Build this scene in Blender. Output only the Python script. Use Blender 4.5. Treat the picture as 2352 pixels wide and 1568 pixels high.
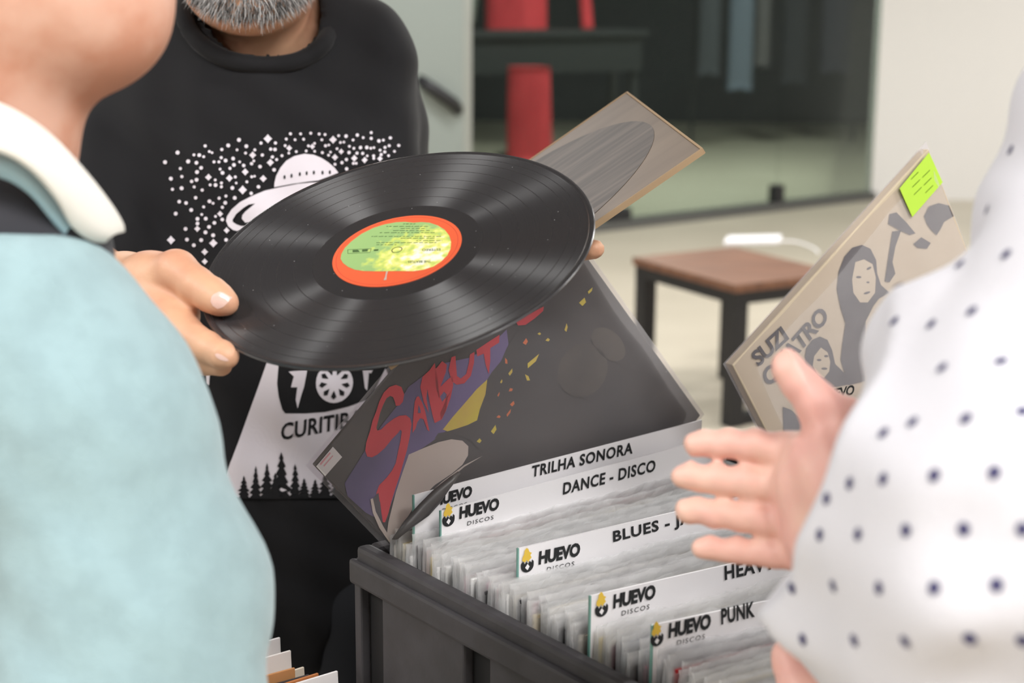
import bpy, bmesh, math, random
import numpy as np
from mathutils import Vector, Matrix
from mathutils.bvhtree import BVHTree
from mathutils.geometry import tessellate_polygon

for o in list(bpy.data.objects): bpy.data.objects.remove(o)
SC = bpy.context.scene
COL = SC.collection
random.seed(7)

# ------------------------------------------------------------------ camera
F = 3700.0                       # focal length in pixels of the 2352 x 1568 frame
TH = math.radians(13.1)          # looking down
RO = math.radians(0.45)          # slight roll
CAM = Vector((0, 0, 1.62))
fw = Vector((0, math.cos(TH), -math.sin(TH)))
up0 = Vector((0, math.sin(TH), math.cos(TH))); rt0 = Vector((1, 0, 0))
rt = rt0*math.cos(RO) + up0*math.sin(RO); up = up0*math.cos(RO) - rt0*math.sin(RO)
cd = bpy.data.cameras.new('camera'); cam = bpy.data.objects.new('camera', cd); COL.objects.link(cam)
cam.matrix_world = Matrix(((rt.x, up.x, -fw.x, CAM.x), (rt.y, up.y, -fw.y, CAM.y), (rt.z, up.z, -fw.z, CAM.z), (0, 0, 0, 1)))
cd.sensor_width = 36; cd.lens = 36*F/2352; cd.clip_start = .05; cd.clip_end = 60
cd.dof.use_dof = True; cd.dof.focus_distance = 1.36; cd.dof.aperture_fstop = 6.3
SC.camera = cam

# ------------------------------------------------------------------ world, lights, exposure
w = bpy.data.worlds.new('world'); SC.world = w; w.use_nodes = True
w.node_tree.nodes['Background'].inputs[0].default_value = (.95, .97, 1, 1)
w.node_tree.nodes['Background'].inputs[1].default_value = .15
def area(name, loc, sx, sy, power, col=(1, .985, .97), rot=(0, 0, 0)):
    l = bpy.data.lights.new(name, 'AREA'); l.shape = 'RECTANGLE'; l.size = sx; l.size_y = sy; l.energy = power; l.color = col
    o = bpy.data.objects.new(name, l); o.location = loc; o.rotation_euler = rot; COL.objects.link(o); return o
for i, (x, y, p) in enumerate([(.85, -.5, 1.25), (-2.2, .1, 1.1), (2.5, 1.5, 1), (-3.6, 2.6, .9), (1.0, 5.4, 1.1), (-1.6, 6.0, .9), (3.8, 5.0, 1),
                               (.6, 8.0, 1), (3.4, 8.0, 1.1), (-3.2, -2, .8), (3.0, -1.8, .9), (5.6, 9.6, 1)]):
    area('ceiling_panel', (x, y, 3.12), 1.2, .6, 80*p)
for x, y in ((.4, 11.6), (3.0, 12.6)): area('shop_fill', (x, y, 3.12), .8, .8, 210)  # unseen fill lights, added to brighten the red clothes and shop floor
vs = SC.view_settings
vs.view_transform = 'Standard'; vs.look = 'None'; vs.gamma = 1; vs.use_curve_mapping = False; vs.exposure = -.30
SC.cycles.use_adaptive_sampling = True; SC.cycles.adaptive_threshold = .04; SC.cycles.max_bounces = 4; SC.cycles.transparent_max_bounces = 8; SC.cycles.caustics_reflective = False; SC.cycles.caustics_refractive = False

# ------------------------------------------------------------------ pixel helpers
def ray(x, y): return fw + rt*((x-1176)/F) - up*((y-784)/F)
def P(x, y, d): return CAM + ray(x, y)*d
def PZ(x, y, z): r = ray(x, y); return CAM + r*((z-CAM.z)/r.z)
def onplane(x, y, o, n): r = ray(x, y); return CAM + r*((o-CAM).dot(n)/r.dot(n))

# ------------------------------------------------------------------ materials
def lin(c): return tuple((v/12.92 if v <= .04045 else ((v+.055)/1.055)**2.4) for v in c)
def rgb(r, g, b): return lin((r/255, g/255, b/255))+(1,)
def mat(name, c, rough=.6, metal=0, sheen=0, sss=0, coat=0, noise=None, bump=None, spec=.5, alpha=1):
    m = bpy.data.materials.new(name); m.use_nodes = True; nt = m.node_tree; b = nt.nodes['Principled BSDF']
    b.inputs['Base Color'].default_value = rgb(*c); b.inputs['Roughness'].default_value = rough; b.inputs['Metallic'].default_value = metal
    b.inputs['Specular IOR Level'].default_value = spec
    if sheen: b.inputs['Sheen Weight'].default_value = sheen; b.inputs['Sheen Roughness'].default_value = .5
    if sss: b.inputs['Subsurface Weight'].default_value = sss; b.inputs['Subsurface Radius'].default_value = (.012, .005, .003); b.inputs['Subsurface Scale'].default_value = .6
    if coat: b.inputs['Coat Weight'].default_value = coat; b.inputs['Coat Roughness'].default_value = .12
    tc = nt.nodes.new('ShaderNodeTexCoord')
    if noise:                                    # (second colour, scale, contrast-low, contrast-high)
        n = nt.nodes.new('ShaderNodeTexNoise'); n.inputs['Scale'].default_value = noise[1]; n.inputs['Detail'].default_value = 5
        r = nt.nodes.new('ShaderNodeValToRGB'); r.color_ramp.elements[0].position = noise[2]; r.color_ramp.elements[1].position = noise[3]
        r.color_ramp.elements[0].color = rgb(*c); r.color_ramp.elements[1].color = rgb(*noise[0])
        if len(noise) > 4:
            mp = nt.nodes.new('ShaderNodeMapping'); mp.inputs['Scale'].default_value = noise[4]
            nt.links.new(tc.outputs['Object'], mp.inputs[0]); nt.links.new(mp.outputs[0], n.inputs['Vector'])
        else: nt.links.new(tc.outputs['Object'], n.inputs['Vector'])
        nt.links.new(n.outputs[0], r.inputs[0]); nt.links.new(r.outputs[0], b.inputs['Base Color'])
    if bump:
        n = nt.nodes.new('ShaderNodeTexNoise'); n.inputs['Scale'].default_value = bump[0]; n.inputs['Detail'].default_value = 4
        bp = nt.nodes.new('ShaderNodeBump'); bp.inputs['Strength'].default_value = bump[1]; bp.inputs['Distance'].default_value = bump[2]
        nt.links.new(tc.outputs['Object'], n.inputs['Vector']); nt.links.new(n.outputs[0], bp.inputs['Height']); nt.links.new(bp.outputs[0], b.inputs['Normal'])
    return m
def film(name, tint, opac, rough, bump=None, glossw=.25, base=None, trl=0, fmax=.5):
    """thin clear plastic or glass: transparent + whitish haze + gloss"""
    m = bpy.data.materials.new(name); m.use_nodes = True; nt = m.node_tree; nt.nodes.clear()
    out = nt.nodes.new('ShaderNodeOutputMaterial'); tr = nt.nodes.new('ShaderNodeBsdfTransparent'); b = nt.nodes.new('ShaderNodeBsdfPrincipled')
    mx = nt.nodes.new('ShaderNodeMixShader'); tr.inputs[0].default_value = rgb(*tint)
    b.inputs['Base Color'].default_value = rgb(*(base or tint)); b.inputs['Roughness'].default_value = rough
    lw = nt.nodes.new('ShaderNodeLayerWeight'); lw.inputs[0].default_value = glossw
    mr = nt.nodes.new('ShaderNodeMapRange'); mr.inputs['To Min'].default_value = opac; mr.inputs['To Max'].default_value = min(1, opac+fmax)
    nt.links.new(lw.outputs['Fresnel'], mr.inputs['Value']); nt.links.new(mr.outputs[0], mx.inputs[0])
    src = b
    if trl:
        tl_ = nt.nodes.new('ShaderNodeBsdfTranslucent'); tl_.inputs[0].default_value = rgb(*tint); m2 = nt.nodes.new('ShaderNodeMixShader'); m2.inputs[0].default_value = trl
        nt.links.new(b.outputs[0], m2.inputs[1]); nt.links.new(tl_.outputs[0], m2.inputs[2]); src = m2
    nt.links.new(tr.outputs[0], mx.inputs[1]); nt.links.new(src.outputs[0], mx.inputs[2]); nt.links.new(mx.outputs[0], out.inputs[0])
    if bump:
        tc = nt.nodes.new('ShaderNodeTexCoord'); n = nt.nodes.new('ShaderNodeTexNoise'); n.inputs['Scale'].default_value = bump[0]
        bp = nt.nodes.new('ShaderNodeBump'); bp.inputs['Strength'].default_value = bump[1]; bp.inputs['Distance'].default_value = bump[2]
        mp = nt.nodes.new('ShaderNodeMapping'); mp.inputs['Scale'].default_value = bump[3] if len(bump) > 3 else (1, 1, 1)
        nt.links.new(tc.outputs['Object'], mp.inputs[0]); nt.links.new(mp.outputs[0], n.inputs['Vector'])
        nt.links.new(n.outputs[0], bp.inputs['Height']); nt.links.new(bp.outputs[0], b.inputs['Normal'])
    return m
def objcol(name, rough=.6):
    m = bpy.data.materials.new(name); m.use_nodes = True; nt = m.node_tree; b = nt.nodes['Principled BSDF']
    oi = nt.nodes.new('ShaderNodeObjectInfo'); nt.links.new(oi.outputs['Color'], b.inputs['Base Color']); b.inputs['Roughness'].default_value = rough
    return m
M = dict(
    white=mat('wall_white', (238, 236, 233), .8, bump=(60, .05, .002)),
    floor=mat('floor_stone', (196, 186, 168), .38, noise=((188, 178, 160), 1.3, .4, .65)),
    ceil=mat('ceiling_grey', (92, 90, 88), .9),
    dark=mat('shop_dark', (46, 46, 51), .8, noise=((60, 59, 64), .9, .35, .7)),
    alu=mat('aluminium', (165, 168, 162), .45, metal=.3),
    pillar=mat('pillar_paint', (138, 146, 141), .6),
    gasket=mat('rail_grey', (92, 92, 90), .5),
    blackmetal=mat('black_metal', (34, 34, 37), .5),
    blackplastic=mat('crate_plastic', (66, 64, 67), .55, noise=((58, 56, 58), 25, .4, .6), bump=(220, .12, .001)),
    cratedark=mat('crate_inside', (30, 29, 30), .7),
    wood=mat('stool_wood', (132, 92, 70), .5, noise=((98, 66, 50), 4, .35, .7, (1.2, 14, 6))),
    red=mat('red_fabric', (222, 62, 72), .8, noise=((196, 44, 56), 6, .4, .7, (4, 4, .6))),
    paper=mat('paper_white', (240, 238, 240), .45),
    ink=mat('black_ink', (26, 28, 30), .6),
    skinA=mat('skin_tan', (224, 176, 142), .5, sss=.12, noise=((206, 148, 120), 22, .38, .72), bump=(420, .25, .0006)),
    skinB=mat('skin_pink', (226, 172, 160), .5, sss=.12, noise=((232, 190, 172), 20, .4, .65), bump=(420, .2, .0006)),
    skinC=mat('skin_warm', (204, 146, 120), .55, sss=.12, noise=((220, 174, 152), 24, .42, .66), bump=(300, .2, .0006)),
    nail=mat('nail', (238, 200, 186), .25, coat=.4),
    tee=mat('black_cotton', (15, 15, 19), .9, sheen=.06, bump=(700, .25, .0008)),
    jeans=mat('dark_trousers', (20, 22, 27), .9, bump=(500, .2, .0008)),
    print_white=mat('print_white', (236, 230, 238), .7),
    print_black=mat('print_black', (15, 15, 19), .9, sheen=.06),
    mint=mat('mint_knit', (150, 176, 181), .95, sheen=.25, noise=((156, 183, 188), 60, .4, .6), bump=(520, .5, .0014)),
    collar=mat('collar_white', (232, 230, 222), .85, bump=(600, .2, .0006)),
    bluein=mat('collar_stand_blue', (170, 200, 210), .9),
    charcoal=mat('charcoal_jersey', (52, 52, 58), .9, sheen=.2),
    vinyl=None, film=film('sleeve_film', (255, 255, 255), .36, .07, (140, .3, .004, (1, 3, 3)), trl=.6),
    film2=film('display_film', (246, 244, 246), .07, .2, (14, .35, .02), fmax=.16),
    glass=film('shop_glass', (206, 216, 210), .05, .04, base=(80, 85, 82)),
    tan=mat('cover_tan', (208, 193, 168), .55, noise=((198, 182, 156), 9, .4, .7)),
    brown=mat('cover_brown', (134, 118, 102), .5, noise=((112, 98, 86), 5, .35, .75, (1, 6, 1))),
    brownedge=mat('cover_worn_edge', (172, 146, 114), .7),
    ring=mat('ring_wear', (92, 86, 82), .55, noise=((120, 111, 104), 9, .4, .7, (1, 9, 1))),
    cover_dark=mat('cover_dark', (68, 65, 66), .45, noise=((88, 82, 78), 6, .45, .8)),
    violet=mat('art_violet', (116, 102, 146), .5, noise=((88, 80, 112), 9, .35, .7)),
    artred=mat('art_red', (216, 64, 74), .5, noise=((200, 52, 64), 14, .4, .7)),
    artyellow=mat('art_yellow', (214, 196, 70), .5, noise=((206, 170, 90), 20, .4, .7)),
    artorange=mat('art_orange', (214, 116, 70), .5),
    artcream=mat('art_cream', (206, 194, 182), .5, noise=((196, 182, 172), 8, .4, .7)),
    artgrey=mat('art_grey', (92, 86, 80), .5, noise=((70, 66, 64), 12, .4, .7)),
    sticker=mat('price_sticker', (226, 222, 220), .6), stickred=mat('sticker_print', (222, 160, 165), .6),
    neon=mat('sticky_note', (190, 232, 74), .7),
    huevoyellow=mat('logo_yellow', (226, 190, 70), .6),
    edge_green=mat('acrylic_edge', (120, 168, 158), .2),
    label_orange=mat('label_orange', (238, 104, 66), .45),
    label_line=mat('label_line', (206, 70, 62), .5),
    greyprint=mat('print_grey', (84, 80, 84), .6, noise=((70, 66, 72), 30, .4, .7)),
    sleevecol=objcol('sleeve_card'), cardcol=objcol('single_card'),
    tablem=mat('table_black', (30, 30, 32), .7),
)

# ------------------------------------------------------------------ object helpers
def link(name, me, m=None, parent=None, smooth=False):
    o = bpy.data.objects.new(name, me); COL.objects.link(o)
    if m is not None and not me.materials: me.materials.append(m)
    if smooth:
        for p in me.polygons: p.use_smooth = True
    if parent is not None:
        o.parent = parent
        if parent.get('is_root'): o.matrix_parent_inverse = Matrix.Translation(-parent.location)
    return o
def thing(name, label, cat, loc, group=None):
    o = bpy.data.objects.new(name, None); COL.objects.link(o); o.location = loc; o.empty_display_size = .05
    o['is_root'] = 1; o['label'] = label; o['category'] = cat
    if group: o['group'] = group
    return o
def tag(o, label, cat, group=None):
    o['label'] = label; o['category'] = cat
    if group: o['group'] = group
    return o
def struct(o): o['kind'] = 'structure'; return o
def mesh(name, v, f):
    me = bpy.data.meshes.new(name); me.from_pydata([tuple(p) for p in v], [], [tuple(q) for q in f]); me.update(); return me
def boxmesh(name, lo, hi, ax=None, bevel=0):
    bm = bmesh.new(); bmesh.ops.create_cube(bm, size=1)
    for v in bm.verts:
        c = [lo[i] if v.co[i] < 0 else hi[i] for i in range(3)]; v.co = c
    if bevel: bmesh.ops.bevel(bm, geom=bm.edges[:], offset=bevel, segments=2, affect='EDGES', profile=.6)
    if ax: 
        for v in bm.verts: v.co = ax(*v.co)
    bmesh.ops.recalc_face_normals(bm, faces=bm.faces[:])
    me = bpy.data.meshes.new(name); bm.to_mesh(me); bm.free(); return me
def joinmesh(name, mes):
    v = []; f = []
    for me in mes:
        o = len(v); v += [x.co.copy() for x in me.vertices]; f += [[i+o for i in p.vertices] for p in me.polygons]
    return mesh(name, v, f)
def tube(name, pts, rs, n=12, closed=False, squash=None):
    pts = [Vector(p) for p in pts]; v = []; f = []; N = len(pts)
    for i, p in enumerate(pts):
        a = pts[(i-1) % N] if (closed or i > 0) else p; b = pts[(i+1) % N] if (closed or i < N-1) else p
        t = (b-a).normalized(); x = t.cross(Vector((0, 0, 1)))
        if x.length < .1: x = t.cross(Vector((0, 1, 0)))
        x.normalize(); y = x.cross(t).normalized(); r = rs[i] if isinstance(rs, (list, tuple)) else rs
        for k in range(n):
            a_ = 2*math.pi*k/n; v.append(p + x*r*math.cos(a_) + y*r*math.sin(a_))
    for i in range(N if closed else N-1):
        j = (i+1) % N
        for k in range(n): f.append((i*n+k, i*n+(k+1) % n, j*n+(k+1) % n, j*n+k))
    if not closed: f.append(tuple(range(n-1, -1, -1))); f.append(tuple((N-1)*n+k for k in range(n)))
    return mesh(name, v, f)
def smoothpts(pts, n=6, closed=False):
    out = []; N = len(pts); pts = [Vector(p) for p in pts]
    for i in range(N if closed else N-1):
        p0 = pts[(i-1) % N] if (closed or i) else pts[i]; p1 = pts[i]; p2 = pts[(i+1) % N]; p3 = pts[(i+2) % N] if (closed or i < N-2) else p2
        for k in range(n):
            t = k/n; out.append(.5*((2*p1)+(p2-p0)*t+(2*p0-5*p1+4*p2-p3)*t*t+(3*p1-p0-3*p2+p3)*t**3))
    if not closed: out.append(pts[-1])
    return out

# ------------------------------------------------------------------ signed-distance bodies, meshed with surface nets
class Body:
    def __init__(s): s.pr = []; s.lo = np.full(3, 1e9); s.hi = np.full(3, -1e9); s.post = []
    def _b(s, c, r): c = np.array(c); s.lo = np.minimum(s.lo, c-r); s.hi = np.maximum(s.hi, c+r)
    def cone(s, a, b, r1, r2, k=.01):
        a = np.array(a, np.float32); b = np.array(b, np.float32); s._b(a, r1); s._b(b, r2); ba = b-a; L = float(ba@ba)+1e-12
        def fn(p):
            q = p-a; t = np.clip((q@ba)/L, 0, 1); d = q-t[..., None]*ba
            return np.sqrt((d*d).sum(-1))-(r1+t*(r2-r1))
        s.pr.append((fn, k)); return s
    def chain(s, pts, k=.01):
        for (a, ra), (b, rb) in zip(pts[:-1], pts[1:]): s.cone(a, b, ra, rb, k)
        return s
    def pchain(s, pts, k=.01): return s.chain([(P(x, y, d), r) for x, y, d, r in pts], k)
    def ell(s, c, r, k=.02, yaw=0, R=None):
        c = np.array(c, np.float32); r = np.array(r, np.float32); s._b(c, float(max(r)))
        if R is None: R = np.array(Matrix.Rotation(yaw, 3, 'Z'), np.float32)
        def fn(p):
            q = (p-c)@R; k0 = np.sqrt(((q/r)**2).sum(-1)); k1 = np.sqrt(((q/(r*r))**2).sum(-1))+1e-9
            return k0*(k0-1)/k1
        s.pr.append((fn, k)); return s
    def ev(s, p):
        d = None
        for fn, k in s.pr:
            e = fn(p)
            if d is None: d = e
            else:
                h = np.clip(.5+.5*(e-d)/k, 0, 1); d = e+(d-e)*h-k*h*(1-h)
                d = d
        for g in s.post: d = g(p, d)
        return d
    def build(s, vox, pad=.012):
        lo = s.lo-pad; n = np.ceil((s.hi+pad-lo)/vox).astype(int)+1
        ax = [lo[i]+np.arange(n[i])*vox for i in range(3)]
        V = np.empty(n, np.float32)
        for i in range(0, n[0], 16):
            g = np.stack(np.meshgrid(ax[0][i:i+16], ax[1], ax[2], indexing='ij'), -1).astype(np.float32)
            V[i:i+16] = s.ev(g)
        return nets(V, lo, vox)
def nets(V, lo, vox):
    ins = V < 0; n = V.shape
    cnt = np.zeros([k-1 for k in n], np.int8)
    cor = [(i, j, k) for i in (0, 1) for j in (0, 1) for k in (0, 1)]
    sl = lambda i, m: slice(i, m-1+i)
    for i, j, k in cor: cnt += ins[sl(i, n[0]), sl(j, n[1]), sl(k, n[2])]
    act = np.argwhere((cnt > 0) & (cnt < 8)); idx = -np.ones(cnt.shape, np.int64); idx[tuple(act.T)] = np.arange(len(act))
    vals = {c: V[act[:, 0]+c[0], act[:, 1]+c[1], act[:, 2]+c[2]] for c in cor}
    acc = np.zeros((len(act), 3)); num = np.zeros(len(act))
    for a in cor:
        for d in range(3):
            if a[d]: continue
            b = list(a); b[d] = 1; b = tuple(b); va, vb = vals[a], vals[b]; m = (va < 0) != (vb < 0)
            t = np.where(m, va/np.where(m, va-vb, 1), 0); p = np.tile(np.array(a, float), (len(act), 1)); p[:, d] += t
            acc += p*m[:, None]; num += m
    vert = lo+(act+acc/num[:, None])*vox
    faces = []
    for d in range(3):
        e, g = (d+1) % 3, (d+2) % 3
        A = np.moveaxis(ins, d, 0); sg = np.moveaxis(A[:-1] != A[1:], 0, d)
        w_ = np.argwhere(sg); w_ = w_[(w_[:, e] > 0) & (w_[:, g] > 0) & (w_[:, e] < n[e]-1) & (w_[:, g] < n[g]-1)]
        o = ins[tuple(w_.T)]
        def ci(de, dg): q = w_.copy(); q[:, e] += de; q[:, g] += dg; return idx[tuple(q.T)]
        q = np.stack([ci(-1, -1), ci(0, -1), ci(0, 0), ci(-1, 0)], 1); q[~o] = q[~o][:, ::-1]; faces.append(q)
    return vert, np.concatenate(faces)
def bodymesh(name, builds):
    vs_ = []; fs = []; o = 0
    for v, f in builds: vs_.append(v); fs.append(f+o); o += len(v)
    v = np.concatenate(vs_); f = np.concatenate(fs); me = bpy.data.meshes.new(name); me.from_pydata(v.tolist(), [], f.tolist()); me.update()
    for p in me.polygons: p.use_smooth = True
    return me
def bvh(me): return BVHTree.FromPolygons([v.co.copy() for v in me.vertices], [tuple(p.vertices) for p in me.polygons])
def t_bvh(tree, fallback=None):
    def t(x, y):
        h = tree.ray_cast(CAM, ray(x, y).normalized())
        if h[0] is None: return None
        n = h[1]
        if n.dot(ray(x, y)) > 0: n = -n
        return h[0], n
    return t
def t_plane(o, n):
    if n.dot(CAM-o) < 0: n = -n
    return lambda x, y: (onplane(x, y, o, n), n)

# ------------------------------------------------------------------ flat print traced onto a real surface
def decal(name, polys, target, off, m, parent, maxlen=None):
    bm = bmesh.new()
    for poly in polys:
        vv = [bm.verts.new((x, y, 0)) for x, y in poly]
        for t in tessellate_polygon([[Vector((x, y, 0)) for x, y in poly]]):
            try: bm.faces.new([vv[i] for i in t])
            except ValueError: pass
    if maxlen:
        for _ in range(5):
            es = [e for e in bm.edges if e.calc_length() > maxlen]
            if not es: break
            bmesh.ops.subdivide_edges(bm, edges=es, cuts=1); bmesh.ops.triangulate(bm, faces=[f for f in bm.faces if len(f.verts) > 3])
    return _drape(name, bm, target, off, m, parent)
def _drape(name, bm, target, off, m, parent):
    dead = []
    for v in bm.verts:
        h = target(v.co.x, v.co.y)
        if h is None: dead.append(v); continue
        v.co = h[0]+h[1]*off
    if dead: bmesh.ops.delete(bm, geom=dead, context='VERTS')
    me = bpy.data.meshes.new(name); bm.to_mesh(me); bm.free()
    return link(name, me, m, parent)
_fontcache = {}
def textbm(s, bold=.012, spacing=1.0, shear=0):
    c = bpy.data.curves.new('txt', 'FONT'); c.body = s; c.offset = bold; c.space_character = spacing; c.shear = shear; c.resolution_u = 3
    o = bpy.data.objects.new('txt', c); COL.objects.link(o); bpy.context.view_layer.update()
    me = bpy.data.meshes.new_from_object(o.evaluated_get(bpy.context.evaluated_depsgraph_get()))
    bpy.data.objects.remove(o); bm = bmesh.new(); bm.from_mesh(me); bpy.data.meshes.remove(me); bpy.data.curves.remove(c)
    return bm
def text(name, s, a, b, upv, target, off, m, parent, bold=.012, spacing=1.0, shear=0):
    """text whose baseline runs from pixel a to pixel b, cap height = pixel vector upv"""
    bm = textbm(s, bold, spacing, shear); xs = [v.co.x for v in bm.verts]; ys = [v.co.y for v in bm.verts]
    x0, x1, y1 = min(xs), max(xs), max(ys); y0 = min(ys) if s.isupper() and 'Q' not in s else 0
    for v in bm.verts:
        u = (v.co.x-x0)/(x1-x0); t = (v.co.y-y0)/(y1-y0)
        v.co = (a[0]+(b[0]-a[0])*u+upv[0]*t, a[1]+(b[1]-a[1])*u+upv[1]*t, 0)
    return _drape(name, bm, target, off, m, parent)
def ellp(cx, cy, rx, ry, n=20, rot=0):
    c, s = math.cos(rot), math.sin(rot)
    return [(cx+rx*math.cos(2*math.pi*i/n)*c-ry*math.sin(2*math.pi*i/n)*s, cy+rx*math.cos(2*math.pi*i/n)*s+ry*math.sin(2*math.pi*i/n)*c) for i in range(n)]
def zp(pts, ox, oy, sc): return [(ox+x/sc, oy+y/sc) for x, y in pts]
# ================================================================== the setting
struct(link('floor', boxmesh('floor', (-6, -3.5, -.05), (9, 19, 0)), M['floor']))
struct(link('ceiling', boxmesh('ceiling', (-6, -3.5, 3.2), (9, 19, 3.25)), M['ceil']))
struct(link('wall_front', boxmesh('wall_front', (-6, -3.6, 0), (9, -3.5, 3.2)), M['white']))
struct(link('wall_left', boxmesh('wall_left', (-6.1, -3.5, 0), (-6, 19, 3.2)), M['white']))
G0 = PZ(1400, 527, 0); G1 = PZ(2000, 457, 0); gd = (G1-G0).normalized(); gn = Vector((gd.y, -gd.x, 0))   # glass line, gn faces the hall
def GL(t, o, z): return G0+gd*t+gn*o+Vector((0, 0, z))
tend = (G1-G0).length
# white wall that ends the glass front on the right, running toward the hall
we = GL(tend, 0, 0)
struct(link('wall_right', boxmesh('wall_right', (we.x, we.y-.02, 0), (9, we.y+.2, 3.2)), M['white']))
struct(link('wall_side', boxmesh('wall_side', (9, -3.5, 0), (9.1, 19, 3.2)), M['white']))
# the unlit shop behind the glass
struct(link('wall_back', boxmesh('wall_back', (-6, 17.4, 0), (9, 17.5, 3.2)), M['dark']))
struct(link('trim_1', boxmesh('trim_1', (-8, -.05, 0), (tend, .05, .055), lambda a, b, c: GL(a, b, c)), M['gasket']))
win = link('window_1', boxmesh('window_1', (-8, -.03, 3.0), (tend, .03, 3.2), lambda a, b, c: GL(a, b, c)), M['alu']); struct(win)
tl = (PZ(1028, 560, 0)-G0).dot(gd); tj = (PZ(1785, 483, 0)-G0).dot(gd)
for a, b in ((tl+.06, tj-.004), (tj+.004, tend-.01), (-7.9, tl-1.3)):
    link('pane', boxmesh('pane', (a, -.006, .055), (b, .006, 3.0), lambda x, y, z: GL(x, y, z)), M['glass'], win)
for t, wd, hh, zz in ((.07, .17, .085, .045), (tj, .09, .13, .045)):
    link('glass_clamp', boxmesh('glass_clamp', (t-wd/2, -.035, zz), (t+wd/2, .035, zz+hh), lambda x, y, z: GL(x, y, z), .008), M['blackmetal'], win)
link('door_frame', boxmesh('door_frame', (tl-.05, -.05, .0), (tl+.05, .05, 3.0), lambda x, y, z: GL(x, y, z), .006), M['alu'], win)
pl = struct(link('trim_2', boxmesh('trim_2', (tl-1.25, -.08, 0), (tl-.06, .12, 3.2), lambda x, y, z: GL(x, y, z)), M['pillar']))
link('panel', boxmesh('panel', (tl-.42, -.085, .3), (tl-.09, -.079, 1.33), lambda x, y, z: GL(x, y, z)), M['alu'], pl)
o = link('door_handle', tube('door_handle', [GL(tl-.36, .10, 1.0), GL(tl-.30, .16, .95), GL(tl-.16, .17, .86), GL(tl-.1, .12, .82)], .035, 10), M['blackmetal'], pl, True)

# ------------------------------------------------------------------ inside the shop: counter, red clothes, rack
c0 = P(1062, 74, 12.2); c1 = P(1480, 90, 12.9)
cn = thing('shop_counter', 'long black counter behind the glass under the red jacket', 'counter', (c0.x, c0.y, 0))
cdv = Vector((c1.x-c0.x, c1.y-c0.y, 0)); cl = cdv.length; cdv.normalize(); cnv = Vector((-cdv.y, cdv.x, 0))
CX = lambda a, b, c: Vector((c0.x, c0.y, 0))+cdv*a+cnv*b+Vector((0, 0, c))
ct = c0.z
link('counter_top', boxmesh('counter_top', (-.03, -.03, ct-.05), (cl+.03, .45, ct), CX, .008), M['tablem'], cn)
link('apron', boxmesh('apron', (.02, 0, ct-.32), (cl-.02, .02, ct-.05), CX), M['tablem'], cn)
for a in (.03, cl-.09):
    for b in (.03, .36): link('leg', boxmesh('leg', (a, b, 0), (a+.06, b+.06, ct-.05), CX), M['blackmetal'], cn)
def garment(name, x0, x1, y0, y1, d, m, label, group=None, folds=5, flare=1.0, sh=True):
    """hanging or worn cloth with shoulders, flare and folds; closed tube of oval section"""
    a = P(x0, y1, d); b = P(x1, y1, d); top = P((x0+x1)/2, y0, d); cx = (a+b)/2; wd = (b-a).length/2; v = []; f = []; R = 14; N = 36
    for i in range(R+1):
        t = i/R; z = top.z+(a.z-top.z)*t; s = ((.45+.55*min(1, t*5)**.6) if sh else 1)*(1-(1-flare)*(1-t))
        for k in range(N):
            an = 2*math.pi*k/N; r = 1+.07*t*math.sin(an*folds+i*.1)
            v.append((cx.x+wd*s*r*math.cos(an), cx.y+wd*.45*s*r*math.sin(an), z+.012*t*math.sin(an*3)))
    for i in range(R):
        for k in range(N): f.append((i*N+k, i*N+(k+1) % N, (i+1)*N+(k+1) % N, (i+1)*N+k))
    f.append(tuple(range(N))); f.append(tuple(R*N+k for k in range(N-1, -1, -1)))
    return link(name, mesh(name, v, f), m, None, True), cx
mq = thing('mannequin', 'shop mannequin in a red long-sleeved jacket behind the black counter', 'mannequin', (P(1190, 300, 13.9).x, P(1190, 300, 13.9).y, 0))
def adopt(o, par):
    o.parent = par; o.matrix_parent_inverse = Matrix.Translation(-par.location); return o
jk, cx = garment('jacket', 1112, 1252, -190, 84, 13.9, M['red'], ''); adopt(jk, mq)
s1 = link('jacket_sleeve', tube('jacket_sleeve', smoothpts([P(1290, -170, 13.9), P(1335, -60, 13.9), P(1350, 74, 13.9)]), .052, 14), M['red'], mq, True)
s2 = link('jacket_sleeve', tube('jacket_sleeve', smoothpts([P(1130, -170, 13.9), P(1095, -60, 13.9), P(1078, 50, 13.9)]), .045, 14), M['alu'], mq, True)
link('stand_pole', tube('stand_pole', [(cx.x, cx.y, .02), (cx.x, cx.y, 1.3)], .02, 10), M['blackmetal'], mq)
link('stand_base', tube('stand_base', [(cx.x, cx.y, 0), (cx.x, cx.y, .02)], .16, 24), M['blackmetal'], mq)
rc, _ = garment('red_cloth', 1160, 1266, 150, 372, 12.36, M['red'], '', folds=3, flare=.9, sh=False)
zb = P(1210, 372, 12.0).z
tag(rc, 'red cloth hanging from the front of the black counter behind glass', 'cloth')
rk0, rk1 = P(1600, -60, 14.5), P(1980, -60, 15.2)
rk = thing('clothes_rack', 'dark clothes rail standing at the back of the shop', 'clothes rack', (rk0.x, rk0.y, 0))
link('rail', tube('rail', [rk0, rk1], .015, 8), M['blackmetal'], rk)
for q in (rk0, rk1): link('post', tube('post', [(q.x, q.y, 0), q], .015, 8), M['blackmetal'], rk)
gc = [(62, 64, 70), (96, 104, 118), (88, 84, 86), (40, 40, 46), (52, 50, 60)]
gl = ['grey', 'pale blue-grey', 'mid grey', 'black', 'dark violet']
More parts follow.
